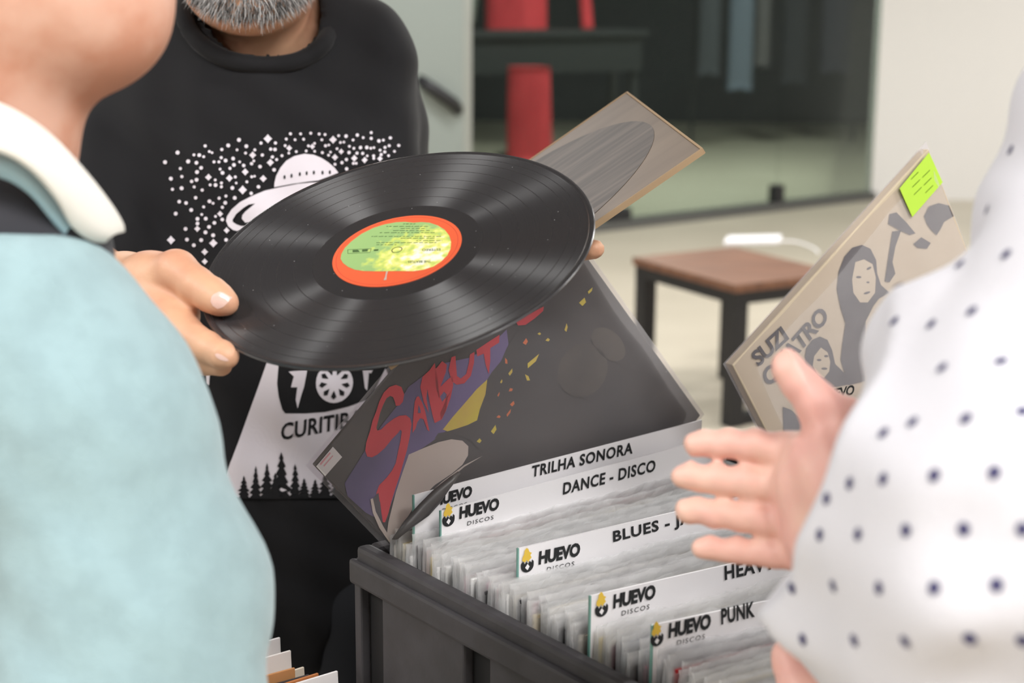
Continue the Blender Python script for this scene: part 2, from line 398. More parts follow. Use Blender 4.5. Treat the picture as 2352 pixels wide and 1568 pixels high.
for i, (x0, x1, y1) in enumerate(((1600, 1650, 170), (1668, 1725, 205), (1730, 1765, 150), (1790, 1850, 190), (1880, 1950, 165))):
    g, _ = garment('hanging_garment', x0, x1, -50, y1, 14.6+.12*i, mat('garment_%s' % gl[i].replace(' ', '_'), gc[i], .9), '')
    tag(g, '%s garment hanging on the rail behind the shop glass' % gl[i], 'garment', 'garments on the dark rail')

# ------------------------------------------------------------------ stool with wooden seat
f0 = PZ(1690, 655, .53); l0 = PZ(1452, 590, .53); r0 = PZ(1885, 596, .53)
sy = (l0-f0); SXL = .50; SYL = sy.length; sy.normalize(); sx = Vector((sy.y, -sy.x, 0))
ST = lambda a, b, c: Vector((f0.x, f0.y, 0))+sx*a+sy*b+Vector((0, 0, c))
st = thing('stool', 'low stool with brown wooden seat and square black metal legs', 'stool', (f0.x, f0.y, 0))
nb = 3
for i in range(nb):
    link('seat_board', boxmesh('seat_board', (0, SYL*i/nb+.001, .5), (SXL, SYL*(i+1)/nb-.001, .53), ST, .003), M['wood'], st)
link('seat_frame', joinmesh('seat_frame', [boxmesh('a', (.01, .01, .455), (SXL-.01, .05, .499), ST), boxmesh('a', (.01, SYL-.05, .455), (SXL-.01, SYL-.01, .499), ST),
     boxmesh('a', (.01, .05, .455), (.05, SYL-.05, .499), ST), boxmesh('a', (SXL-.05, .05, .455), (SXL-.01, SYL-.05, .499), ST)]), M['blackmetal'], st)
for a in (.01, SXL-.07):
    for b in (.01, SYL-.07): link('leg', boxmesh('leg', (a, b, 0), (a+.06, b+.06, .455), ST, .003), M['blackmetal'], st)
link('foot_bar', boxmesh('foot_bar', (.07, .02, .0), (SXL-.07, .06, .045), ST), M['blackmetal'], st)
def tiltq(px, py): return PZ(px, py, .532)
pa = link('paper_sheet', mesh('paper_sheet', [tiltq(1662, 563), tiltq(1672, 548), tiltq(1795, 545), tiltq(1790, 560)]+[q+Vector((0, 0, .012)) for q in (tiltq(1662, 563), tiltq(1672, 548), tiltq(1795, 545), tiltq(1790, 560))],
     [(0, 1, 2, 3), (4, 5, 6, 7), (0, 1, 5, 4), (1, 2, 6, 5), (2, 3, 7, 6), (3, 0, 4, 7)]), M['paper'])
tag(pa, 'folded white paper lying on the back of the wooden stool', 'paper')
cb = link('white_cable', tube('white_cable', smoothpts([tiltq(1790, 556), tiltq(1830, 558), tiltq(1868, 572), tiltq(1890, 590)])and[q+Vector((0, 0, .004)) for q in smoothpts([tiltq(1790, 556), tiltq(1830, 558), tiltq(1868, 572), tiltq(1880, 584)])], .004, 8), M['paper'], None, True)
tag(cb, 'thin white cable curling over the edge of the wooden stool', 'cable')

# ================================================================== table, crates
AN = math.radians(52.1)
e1 = Vector((math.sin(AN), math.cos(AN), 0)); e2 = Vector((math.cos(AN), -math.sin(AN), 0)); O = Vector((-.075, 1.277, 0))
W = lambda u, s, z: O+e1*u+e2*s+Vector((0, 0, z))
TZ = .807
tb = thing('sales_table', 'black table under the crates of records', 'table', W(.3, 0, 0))
link('table_top', boxmesh('table_top', (-.27, -.345, TZ-.03), (.95, .47, TZ), W, .004), M['tablem'], tb)
for u in (-.25, .88):
    for s in (-.32, .40): link('leg', boxmesh('leg', (u, s, 0), (u+.05, s+.05, TZ-.03), W), M['blackmetal'], tb)
ZR = 1.130
def crate(u0, u1, s0, s1, label):
    """u0..u1, s0..s1 are the inner faces"""
    c = thing('record_crate', label, 'crate', W((u0+u1)/2, (s0+s1)/2, TZ), 'dark record crates')
    t = .014
    # rim: flat top, rounded lip hanging down outside
    def rim(a, b, horiz):
        return boxmesh('rim', a, b, W, .004)
    link('rim', rim((u0-t, s0-t, ZR-.028), (u0, s1+t, ZR), 0), M['blackplastic'], c)
    link('rim', rim((u1, s0-t, ZR-.028), (u1+t, s1+t, ZR), 0), M['blackplastic'], c)
    link('rim', rim((u0, s0-t, ZR-.028), (u1, s0, ZR), 0), M['blackplastic'], c)
    link('rim', rim((u0, s1, ZR-.028), (u1, s1+t, ZR), 0), M['blackplastic'], c)
    link('rim_lip', boxmesh('rim_lip', (u0-t-.005, s0-t-.005, ZR-.034), (u0-t+.002, s1+t+.005, ZR-.012), W, .003), M['blackplastic'], c)
    link('rim_lip', boxmesh('rim_lip', (u0-t+.002, s0-t-.005, ZR-.034), (u1+t, s0-t+.002, ZR-.012), W, .003), M['blackplastic'], c)
    link('base', boxmesh('base', (u0-.012, s0-.012, TZ), (u1+.012, s1+.012, TZ+.012), W), M['blackplastic'], c)
    # side boards with dark recesses between them
    s = s0-.015; i = 0
    while s < s1-.01:
        wd = .118 if i else .010
        e = min(s+wd, s1+.015)
        for uu in (u0-.016, u1+.006): link('side_board', boxmesh('side_board', (uu, s, TZ+.012), (uu+.010, e, ZR-.028), W, .002), M['blackplastic'], c)
        s = e+.034; i += 1
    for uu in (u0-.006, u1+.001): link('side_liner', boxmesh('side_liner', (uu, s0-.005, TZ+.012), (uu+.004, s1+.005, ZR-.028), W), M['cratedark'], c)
    u = u0-.004
    while u < u1-.02:
        e = min(u+.11, u1+.004)
        for ss in (s0-.014, s1+.004): link('end_board', boxmesh('end_board', (u, ss, TZ+.012), (e, ss+.010, ZR-.028), W, .002), M['blackplastic'], c)
        u = e+.012
    return c
crate(-.006, .372, -.056, .44, 'dark slatted crate in front, packed with labelled record dividers')
crate(.420, .79, -.10, .44, 'dark crate further back holding the tan record cover')

# ------------------------------------------------------------------ records standing in the crates
LP = .315; PLH = .326; ZB = TZ+.013
def cardmesh(): return boxmesh('sleeve_card', (0, -.0016, 0), (LP, .0016, LP), None, .0008)
card_me = cardmesh(); card_me.materials.append(M['sleevecol'])
def plasticmesh(seed):
    rn = random.Random(seed); nx = 56; zs = [0, .2, .290, .304, .311, .316, .3205, .3255]; v = []; f = []
    ph = [rn.uniform(0, 6.28) for _ in range(6)]
    def wob(x, z):
        a = max(0, (z-.285)/.04); return a*(.0008*math.sin(x*38+ph[0])+.0005*math.sin(x*120+ph[1]+z*300)+.0004*math.sin(x*290+ph[2]-z*500))
    for side in (-1, 1):
        for z in zs:
            for i in range(nx+1):
                x = -.004+.326*i/nx; lip = max(0, (z-.311)/.0145)
                dz = lip*(.0009*math.sin(x*45+ph[3])+.0006*math.sin(x*170+ph[4])+rn.uniform(-.0007, .0007))
                v.append((x, side*(.0021-.0012*lip)+wob(x, z)+lip*rn.uniform(-.0006, .0006), z+dz))
    n1 = nx+1; o = n1*len(zs)
    for s in (0, o):
        for r in range(len(zs)-1):
            for i in range(nx): f.append((s+r*n1+i, s+r*n1+i+1, s+(r+1)*n1+i+1, s+(r+1)*n1+i))
    for r in range(len(zs)-1):
        f.append((r*n1, (r+1)*n1, o+(r+1)*n1, o+r*n1)); f.append((r*n1+nx, o+r*n1+nx, o+(r+1)*n1+nx, (r+1)*n1+nx))
    me = mesh('plastic_cover', v, f); me.materials.append(M['film'])
    return me
pl_me = [plasticmesh(i) for i in range(6)]
PAL = [((240, 238, 236), 'white')]*12+[((222, 214, 200), 'cream')]*5+[((205, 190, 160), 'tan')]*3+[((120, 118, 120), 'grey')]*3+[((48, 46, 50), 'black')]*4+[((170, 60, 60), 'red')]*2+[((110, 120, 150), 'slate blue')]*2+[((196, 150, 160), 'dusty pink')]*2+[((90, 104, 92), 'dark green')]*1+[((224, 200, 120), 'mustard')]
def yaw_at(s): return math.radians(-1.6+6.5*min(1, max(0, (s+.05)/.36)))
def roll_at(s): return math.radians(0+1.2*min(1, max(0, (s+.05)/.36)))
def record(u, s, dz, tilt, yaw, col, label, group, height=1.0):
    t = thing('record_sleeve', label, 'record', W(u, s, ZB+dz), group)
    t['is_root'] = 1
    # local x along e1, local y along -e2 (away), z up
    R = Matrix((( e1.x, -e2.x, 0), (e1.y, -e2.y, 0), (0, 0, 1))).to_4x4()
    t.matrix_world = Matrix.Translation(W(u, s, ZB+dz)) @ R @ Matrix.Rotation(yaw-yaw_at(s), 4, 'Z') @ Matrix.Rotation(roll_at(s), 4, 'Y') @ Matrix.Rotation(tilt, 4, 'X')
    a = bpy.data.objects.new('cover', card_me); COL.objects.link(a); a.parent = t; a.color = rgb(*col)
    b = bpy.data.objects.new('plastic_cover', random.choice(pl_me)); COL.objects.link(b); b.parent = t
    return t
HEAD = [(PZ(951, 1136, 1.183)-O).dot(e2)]+[(PZ(x, y, 1.171)-O).dot(e2) for x, y in ((1013, 1172), (1191, 1258), (1357, 1367), (1500, 1434))]+[.095]
rn = random.Random(3)
s = -.043
hs = sorted(HEAD)
while s < .425:
    if any(abs(s-h) < .0032 for h in hs): s += .0034; continue
    col, cn_ = rn.choice(PAL); k = sum(h < s for h in hs)
    sec = ('behind the TRILHA SONORA divider', 'between the TRILHA SONORA and DANCE - DISCO dividers', 'just in front of the DANCE - DISCO divider', 'just behind the BLUES - JAZZ divider',
           'between the BLUES - JAZZ and HEAVY METAL dividers', 'between the HEAVY METAL and PUNK dividers', 'in front of the PUNK divider')[k]
    lab, grp = 'plastic-covered record with a %s cover %s' % (cn_, sec), 'records packed in the front crate'
    if .080 < s < .0855: col = (232, 40, 150); lab = 'record with a bright pink spine in the front crate'
    if .300 < s < .3055: col = (176, 34, 38); lab = 'record with a dark red cover right at the PUNK divider'
    if .335 < s < .3405: col = (240, 206, 60); lab = 'record with a yellow top edge near the front of the crate'
    record(.003+rn.uniform(-.006, .006), s, rn.uniform(-.004, .006)+(.004 if col[0] > 230 and col[1] < 60 else 0), rn.uniform(-.010, .012)-.02, rn.uniform(-.006, .006), col, lab, grp)
    s += rn.uniform(.0047, .0058)
s = -.05
while s < .30:
    col, cn_ = rn.choice(PAL)
    record(.436+rn.uniform(-.006, .006), s, rn.uniform(-.004, .004), rn.uniform(-.01, .01)-.02, rn.uniform(-.006, .006), col,
           'plastic-covered record with a %s cover in the crate further back' % cn_, 'records packed in the rear crate')
    s += rn.uniform(.006, .008)

# ------------------------------------------------------------------ printed divider cards
def divider(left, right, top, label, u1=None):
    """left, right: two pixels on the card's top edge; the card stands upright among the records at height top"""
    L = .345; A0_ = PZ(left[0], left[1], top) if isinstance(left, tuple) else left
    s = (A0_-O).dot(e2); y = yaw_at(s); ax = (e1*math.cos(y)+e2*math.sin(y)).normalized(); nn = Vector((ax.y, -ax.x, 0))
    B0_ = onplane(right[0], right[1], A0_, nn) if right else A0_+ax; sl = (B0_.z-A0_.z)/(B0_-A0_).dot(ax)
    base = Vector((A0_.x, A0_.y, 0))
    t = thing('divider_card', label, 'divider', base+Vector((0, 0, ZB)), 'white divider cards in the crates')
    A = lambda a, b, c: base+ax*a+nn*b+Vector((0, 0, c if c < ZB+.01 else c+sl*a))
    link('card', boxmesh('card', (0, -.0008, ZB), (L, .0008, A0_.z), A), M['paper'], t)
    link('clear_edge', boxmesh('clear_edge', (-.0014, -.0010, ZB), (-.0002, .0010, A0_.z), A), M['edge_green'], t)
    return t, t_plane(A(0, .0009, 0), nn)
def huevo(t, tg, hb, he, cap, mark=True, disc=True):
    """the maker's mark: black lettering with a chick hatching from an egg"""
    dx, dy = he[0]-hb[0], he[1]-hb[1]; L = math.hypot(dx, dy); ex = (dx/L, dy/L); ey = (0, -1)
    upv = (cap*.06, -cap)
    text('brand_lettering', 'HUEVO', hb, he, upv, tg, .0005, M['ink'], t, .05, .95)
    Q = lambda a, b: (hb[0]+ex[0]*a*L+ey[0]*b*L, hb[1]+ex[1]*a*L+ey[1]*b*L)
    if disc: text('small_lettering', 'DISCOS', Q(.2, -.2), Q(.86, -.2), (cap*.03, -cap*.32), tg, .0005, M['ink'], t, .0, 1.25)
    if mark:
        egg = [Q(-.27+.155*math.cos(a), .05+.16*math.sin(a)) for a in [math.pi+math.pi*i/12 for i in range(13)]]
        top = [Q(x, y) for x, y in ((-.115, .12), (-.15, .17), (-.17, .10), (-.215, .15), (-.25, .08), (-.29, .15), (-.33, .09), (-.37, .16), (-.40, .14), (-.425, .10))]
        decal('egg_mark', [egg+top], tg, .0005, M['ink'], t)
        decal('egg_shine', [[Q(x, y) for x, y in ((-.27, .09), (-.22, .02), (-.27, -.06), (-.33, .01))]], tg, .0008, M['paper'], t)
        decal('chick_mark', [[Q(x, y) for x, y in ((-.40, .19), (-.385, .27), (-.35, .33), (-.335, .42), (-.29, .47), (-.25, .44), (-.22, .36), (-.165, .33), (-.20, .28), (-.17, .22), (-.215, .18), (-.25, .125), (-.29, .185), (-.33, .13))]],
              tg, .0007, M['huevoyellow'], t)
t, tg = divider((951, 1136), (1595, 968), 1.183, 'white divider card lettered TRILHA SONORA below the dark cover')
text('title', 'TRILHA SONORA', (1220, 1096), (1452, 1041), (2, -27), tg, .0005, M['ink'], t, .028, 1.10)
huevo(t, tg, (998, 1163), (1083, 1140), 27, False)
t, tg = divider((1013, 1172), (1585, 1018), 1.171, 'white divider card lettered DANCE - DISCO')
text('title', 'DANCE - DISCO', (1292, 1136), (1504, 1082), (2, -28), tg, .0005, M['ink'], t, .028, 1.10)
huevo(t, tg, (1054, 1192), (1145, 1170), 29)
t, tg = divider(W(.03, .095, 1.156), None, 0, 'white divider card lettered EL, mostly hidden behind the open hand')
text('title', 'EL', (1748, 1162), (1780, 1154), (2, -22), tg, .0005, M['ink'], t, .016, 1.1)
t, tg = divider((1191, 1258), (1600, 1163), 1.171, 'white divider card lettered BLUES - JAZZ')
text('title', 'BLUES - JAZZ', (1408, 1252), (1640, 1194), (-1, -33), tg, .0005, M['ink'], t, .030, 1.10)
huevo(t, tg, (1236, 1297), (1331, 1276), 32)
t, tg = divider((1357, 1367), (1783, 1270), 1.171, 'white divider card lettered HEAVY METAL')
text('title', 'HEAVY METAL', (1664, 1332), (1905, 1276), (-1, -33), tg, .0005, M['ink'], t, .030, 1.10)
huevo(t, tg, (1407, 1398), (1504, 1374), 34)
t, tg = divider((1500, 1434), (1740, 1383), 1.171, 'white divider card lettered PUNK nearest the camera')
text('title', 'PUNK', (1656, 1434), (1733, 1416), (-1, -37), tg, .0005, M['ink'], t, .034, 1.06)
huevo(t, tg, (1534, 1466), (1631, 1443), 36)
# ================================================================== record covers on show
def cover_frame(corner, tdir, ldir, L):
    """corner = top-left of the artwork, tdir along the top edge, ldir down the left edge"""
    n = tdir.cross(ldir).normalized()
    if n.dot(CAM-corner) < 0: n = -n
    return (lambda a, b, c: corner+tdir*a+ldir*b+n*c), n
def cover(name, label, cat, corner, tdir, ldir, cardm, th=.004, L=LP, plastic=True, group=None):
    A, n = cover_frame(corner, tdir, ldir, L); g = .005
    t = thing(name, label, cat, A(L/2, L, 0), group)
    c = link('cover', boxmesh('cover', (g, g, -th), (g+L, g+L, 0), A, .0012), cardm, t)
    if plastic:
        nx = 26; v = []; f = []
        for k, zz in ((0, .0032), (1, -th-.0026)):
            for i in range(nx+1):
                for j in range(nx+1):
                    a = (L+2*g)*i/nx; b = (L+2*g)*j/nx; ed = min(i, j, nx-i, nx-j)
                    z = zz+(.0007*math.sin(a*40+b*23)+.0005*math.sin(a*71-b*57))*(1 if ed else 0)
                    if ed == 0: z = -th/2+(.0004 if k == 0 else -.0004)
                    v.append(A(a, b, z))
        m1 = nx+1
        for k in (0, m1*m1):
            for i in range(nx):
                for j in range(nx): f.append((k+i*m1+j, k+(i+1)*m1+j, k+(i+1)*m1+j+1, k+i*m1+j+1))
        link('plastic_cover', mesh('plastic_cover', v, f), M['film2'], t, True)
    return t, c, t_plane(A(0, 0, .0004), n)
# --- dark cover pulled half out of the front crate
sS = -.050; pc = O+e2*sS
A0 = onplane(705, 1070, pc, e2); A1 = onplane(1240, 433, pc, e2)
td = (A1-A0).normalized(); ldv = td.cross(e2).normalized(); ldv = ldv if ldv.z < 0 else -ldv
t, c, tg = cover('album_cover', 'dark album cover with big slanted red lettering, tilted up out of the front crate', 'album cover', A0, td, ldv, M['cover_dark'])
Z5 = lambda pts: zp(pts, 700, 650, 2.352)
decal('art_sky', [Z5([(560, 560), (640, 500), (760, 430), (900, 400), (1040, 300), (1090, 250), (1100, 330), (1060, 430), (990, 560), (960, 640), (880, 700), (760, 800), (680, 860), (560, 940), (520, 1050), (470, 1180), (430, 1290), (330, 1240), (230, 1150), (215, 1080), (290, 960), (350, 860), (420, 760), (500, 660)])], tg, .0002, M['violet'], c)
decal('art_glow', [Z5([(985, 520), (975, 600), (945, 680), (930, 740), (880, 765), (820, 785), (770, 800), (745, 790), (800, 720), (870, 640), (930, 570)])], tg, .0003, M['artyellow'], c)
decal('art_crowd', [Z5([(1010, 480), (1060, 420), (1090, 350), (1150, 260), (1250, 190), (1420, 120), (1560, 20), (1650, 120), (1500, 380), (1250, 700), (1000, 860), (940, 900), (900, 850), (800, 810), (700, 840), (720, 810), (780, 800), (840, 760), (900, 760), (940, 720), (950, 640), (960, 560)])], tg, .00025, M['cover_dark'], c)
S_ = [(535, 600), (520, 560), (490, 548), (455, 560), (425, 590), (400, 640), (385, 690), (365, 740), (350, 800), (330, 860), (325, 905), (335, 935), (360, 940), (390, 925), (430, 890), (470, 840), (500, 810), (515, 790), (522, 800), (515, 850), (500, 920), (490, 970), (470, 1010), (440, 1050), (400, 1090), (385, 1130), (390, 1170), (405, 1180), (412, 1240), (420, 1290), (432, 1290), (450, 1240), (465, 1180), (490, 1100), (510, 1040), (530, 970), (550, 900), (565, 830), (575, 760), (568, 730), (545, 712), (510, 715), (480, 730), (440, 760), (410, 790), (390, 795), (385, 780), (395, 740), (405, 700), (420, 660), (440, 620), (460, 608), (475, 615), (485, 640), (490, 662), (510, 660), (528, 640)]
A_ = [(580, 808), (584, 720), (592, 640), (602, 614), (614, 610), (632, 645), (648, 690), (672, 800), (660, 790), (640, 735), (622, 728), (606, 750), (596, 785)]
Ah = [(608, 700), (612, 655), (622, 680), (624, 700)]
B1 = [(640, 640), (622, 560), (634, 505), (672, 470), (700, 430), (716, 520), (724, 600), (740, 640), (775, 600), (800, 560), (770, 620), (760, 690), (738, 735), (700, 755), (690, 720), (672, 640), (660, 570), (655, 620), (668, 700)]
B2 = [(700, 470), (740, 420), (765, 440), (760, 480), (730, 560), (770, 520), (795, 500), (800, 550), (785, 620), (760, 690), (735, 735), (728, 700), (752, 650), (765, 600), (750, 585), (722, 620), (706, 560)]
U_ = [(775, 470), (790, 400), (812, 392), (815, 440), (820, 500), (840, 515), (870, 490), (885, 430), (890, 385), (915, 370), (912, 430), (895, 500), (860, 540), (820, 548), (792, 530)]
T_ = [(925, 360), (1000, 310), (1050, 278), (1048, 320), (1000, 350), (1000, 420), (992, 490), (975, 440), (965, 380), (930, 395)]
R_ = [(1140, 210), (1200, 170), (1290, 125), (1285, 150), (1240, 190), (1190, 225), (1150, 228)]
decal('red_lettering', [Z5(q) for q in (S_, A_, B1, B2, U_, T_, R_)], tg, .0006, M['artred'], c)
decal('letter_gap', [Z5(Ah)], tg, .0008, M['violet'], c)
decal('art_pale_shape', [Z5([(560, 925), (640, 890), (720, 858), (790, 842), (850, 850), (882, 880), (880, 930), (850, 980), (790, 1030), (700, 1090), (640, 1150), (580, 1220), (530, 1300), (500, 1360), (470, 1390), (440, 1370), (450, 1290), (490, 1130), (530, 1010)])], tg, .0005, M['artcream'], c)
decal('art_pale_rim', [Z5([(352, 1165), (365, 1160), (380, 1230), (420, 1310), (465, 1385), (455, 1400), (400, 1320), (365, 1240)]), Z5([(470, 1395), (560, 1260), (640, 1160), (740, 1070), (860, 980), (960, 930), (860, 990), (760, 1075), (670, 1160), (600, 1250), (540, 1340), (490, 1410)])], tg, .0009, M['artcream'], c)
decal('art_shadow', [Z5([(365, 1165), (395, 1130), (402, 1180), (410, 1250), (418, 1300), (385, 1235)])], tg, .0008, M['greyprint'], c)
r5 = random.Random(11); sh = []; so = []
for (x, y, w_, h_, a) in ((1230, 420, 26, 95, .72), (1200, 510, 20, 40, -.6), (1190, 315, 26, 34, .2), (1265, 272, 20, 14, .3), (1310, 305, 24, 18, .1), (1410, 240, 16, 44, .1), (1500, 100, 34, 44, .4), (1540, 40, 16, 40, .6), (1110, 575, 26, 18, -.3), (1100, 700, 14, 46, .5), (1020, 790, 26, 48, .3), (940, 850, 26, 24, .2), (1110, 480, 18, 40, .4), (1085, 420, 16, 34, -.3), (1120, 650, 22, 30, .4), (1060, 530, 12, 22, .2), (1045, 600, 10, 26, .3), (1045, 720, 24, 16, .1)):
    q = [(x+math.cos(a)*dx-math.sin(a)*dy, y+math.sin(a)*dx+math.cos(a)*dy) for dx, dy in ((-w_/2, h_*.3), (0, -h_*.55), (w_/2, -h_*.1), (w_*.2, h_*.5))]
    (sh if r5.random() < .62 else so).append(Z5(q))
decal('art_shard_yellow', sh, tg, .0006, M['artyellow'], c); decal('art_shard_orange', so, tg, .0006, M['artorange'], c)
decal('art_face', [Z5(ellp(1500, 470, 130, 150, 24, .5)), Z5(ellp(1640, 330, 110, 70, 20, .8))], tg, .0003, M['artgrey'], c)
decal('art_signature', [Z5([(790, 1090), (830, 1050), (905, 1020), (910, 1030), (840, 1062), (800, 1100)])], tg, .0006, M['artgrey'], c)
st_ = decal('price_sticker', [Z5([(60, 988), (150, 882), (200, 938), (108, 1042)])], tg, .0006, M['sticker'], c)
decal('sticker_print', [Z5([(78, 975), (132, 912), (138, 918), (84, 982)]), Z5([(98, 985), (148, 928), (151, 932), (102, 990)])], tg, .0009, M['stickred'], c)

# lower corner of the plastic bends forward over the nearest divider
fl = O+e2*-.012; fpx = [((900, 1238), (918, 1230)), ((928, 1196), (952, 1208)), ((962, 1158), (985, 1184)), ((998, 1122), (1012, 1154)), ((1034, 1094), (1036, 1118)), ((1052, 1082), (1052, 1088))]
v = []
for k, (a, b_) in enumerate(fpx):
    for w_ in range(5): v.append(onplane(a[0]+(b_[0]-a[0])*w_/4, a[1]+(b_[1]-a[1])*w_/4, fl-e2*(.004*max(0, k-2)), e2)+e2*(.004*math.sin(math.pi*w_/4)))
o = link('bent_corner', mesh('bent_corner', v, [(k*5+w_, k*5+w_+1, k*5+w_+6, k*5+w_+5) for k in range(5) for w_ in range(4)]), M['cover_dark'], t, True); o.modifiers.new('s', 'SOLIDIFY').thickness = .0015
# --- tan cover in the rear crate
oz = P(1670, 838, 1.64); oz2 = onplane(2136, 326, oz, e2); oz = P(1670, 838, 1.64*.325/(oz2-oz).length); oz2 = onplane(2136, 326, oz, e2)
td2 = (oz2-oz).normalized(); ld2 = td2.cross(e2).normalized(); ld2 = ld2 if ld2.z < 0 else -ld2
t, c, tg = cover('album_cover', 'tan album cover with printed figures and a bright green note, standing in the rear crate', 'album cover', oz, td2, ld2, M['tan'], .010)
def Zs(pts): return zp(pts, 1640, 320, 2.2724)
text('cover_lettering', 'SUZI', *Zs([(232, 1188), (392, 1040)]), (-20, -30), tg, .0006, M['greyprint'], c, .03, .95)
text('cover_lettering', 'QUATRO', *Zs([(285, 1292), (600, 930)]), (-20, -30), tg, .0006, M['greyprint'], c, .03, .95)
decal('printed_figure', [Zs([(640, 780), (650, 690), (680, 610), (720, 565), (770, 550), (815, 570), (845, 630), (850, 700), (870, 760), (915, 800), (860, 830), (830, 870), (790, 950), (790, 1260), (700, 1282), (660, 1150), (670, 1060), (685, 960), (660, 880)])], tg, .0004, M['greyprint'], c)
decal('printed_face', [Zs([(735, 640), (780, 625), (825, 650), (842, 720), (838, 800), (800, 850), (760, 850), (725, 800), (718, 730)])], tg, .0006, M['tan'], c)
decal('printed_features', [Zs(ellp(752, 718, 14, 6)), Zs(ellp(805, 672, 14, 6, 12, -.5)), Zs(ellp(800, 745, 8, 5)), Zs(ellp(795, 800, 18, 6, 12, -.3))], tg, .0008, M['greyprint'], c)
decal('printed_figure', [Zs([(470, 1170), (480, 1090), (510, 1045), (550, 1028), (590, 1045), (615, 1100), (630, 1170), (680, 1220), (740, 1270), (560, 1305), (500, 1280), (478, 1230)])], tg, .0005, M['greyprint'], c)
decal('printed_face', [Zs([(520, 1130), (555, 1085), (590, 1110), (604, 1160), (598, 1210), (570, 1245), (535, 1225), (512, 1180)])], tg, .0007, M['tan'], c)
decal('printed_features', [Zs(ellp(545, 1150, 12, 6)), Zs(ellp(582, 1130, 11, 6)), Zs(ellp(572, 1195, 16, 6))], tg, .0009, M['greyprint'], c)
decal('printed_figure', [Zs([(1095, 400), (1120, 350), (1170, 332), (1225, 345), (1250, 400), (1200, 430), (1180, 470), (1160, 500), (1130, 470), (1110, 440)]), Zs([(915, 390), (950, 380), (1000, 430), (1050, 490), (1020, 498), (960, 470), (908, 440)]), Zs([(930, 480), (975, 475), (945, 560), (930, 640), (945, 700), (915, 745), (890, 740), (905, 640)]), Zs([(1040, 545), (1080, 510), (1130, 540), (1110, 570), (1060, 565)])], tg, .0004, M['greyprint'], c)
decal('printed_figure', [Zs([(358, 1395), (400, 1410), (500, 1500), (500, 1560), (365, 1560)])], tg, .0004, M['greyprint'], c)
nq = decal('sticky_note', [Zs([(1108, 68), (1178, 222), (1020, 402), (955, 255)])], tg, .0030, M['neon'], c)
nq.modifiers.new('s', 'SOLIDIFY').thickness = .0006
decal('note_writing', [Zs([(1010+60*i+8*j, 205+40*j-50*i*.2), (1050+60*i+8*j, 165+40*j-50*i*.2), (1053+60*i+8*j, 170+40*j-50*i*.2), (1013+60*i+8*j, 210+40*j-50*i*.2)]) for i in (0, 1) for j in (0, 1, 2)], tg, .0036, mat('note_ink', (150, 190, 60), .7), c)
# its divider
hz = onplane(1900, 905, oz+e2*.05, e2)
t, tg = divider(W(.44, (hz-O).dot(e2), hz.z), None, 0, 'white divider card in front of the tan album cover')
text('brand_lettering', 'HUEVO', (1884, 922), (1960, 906), (3, -24), tg, .0005, M['ink'], t, .035, .93)

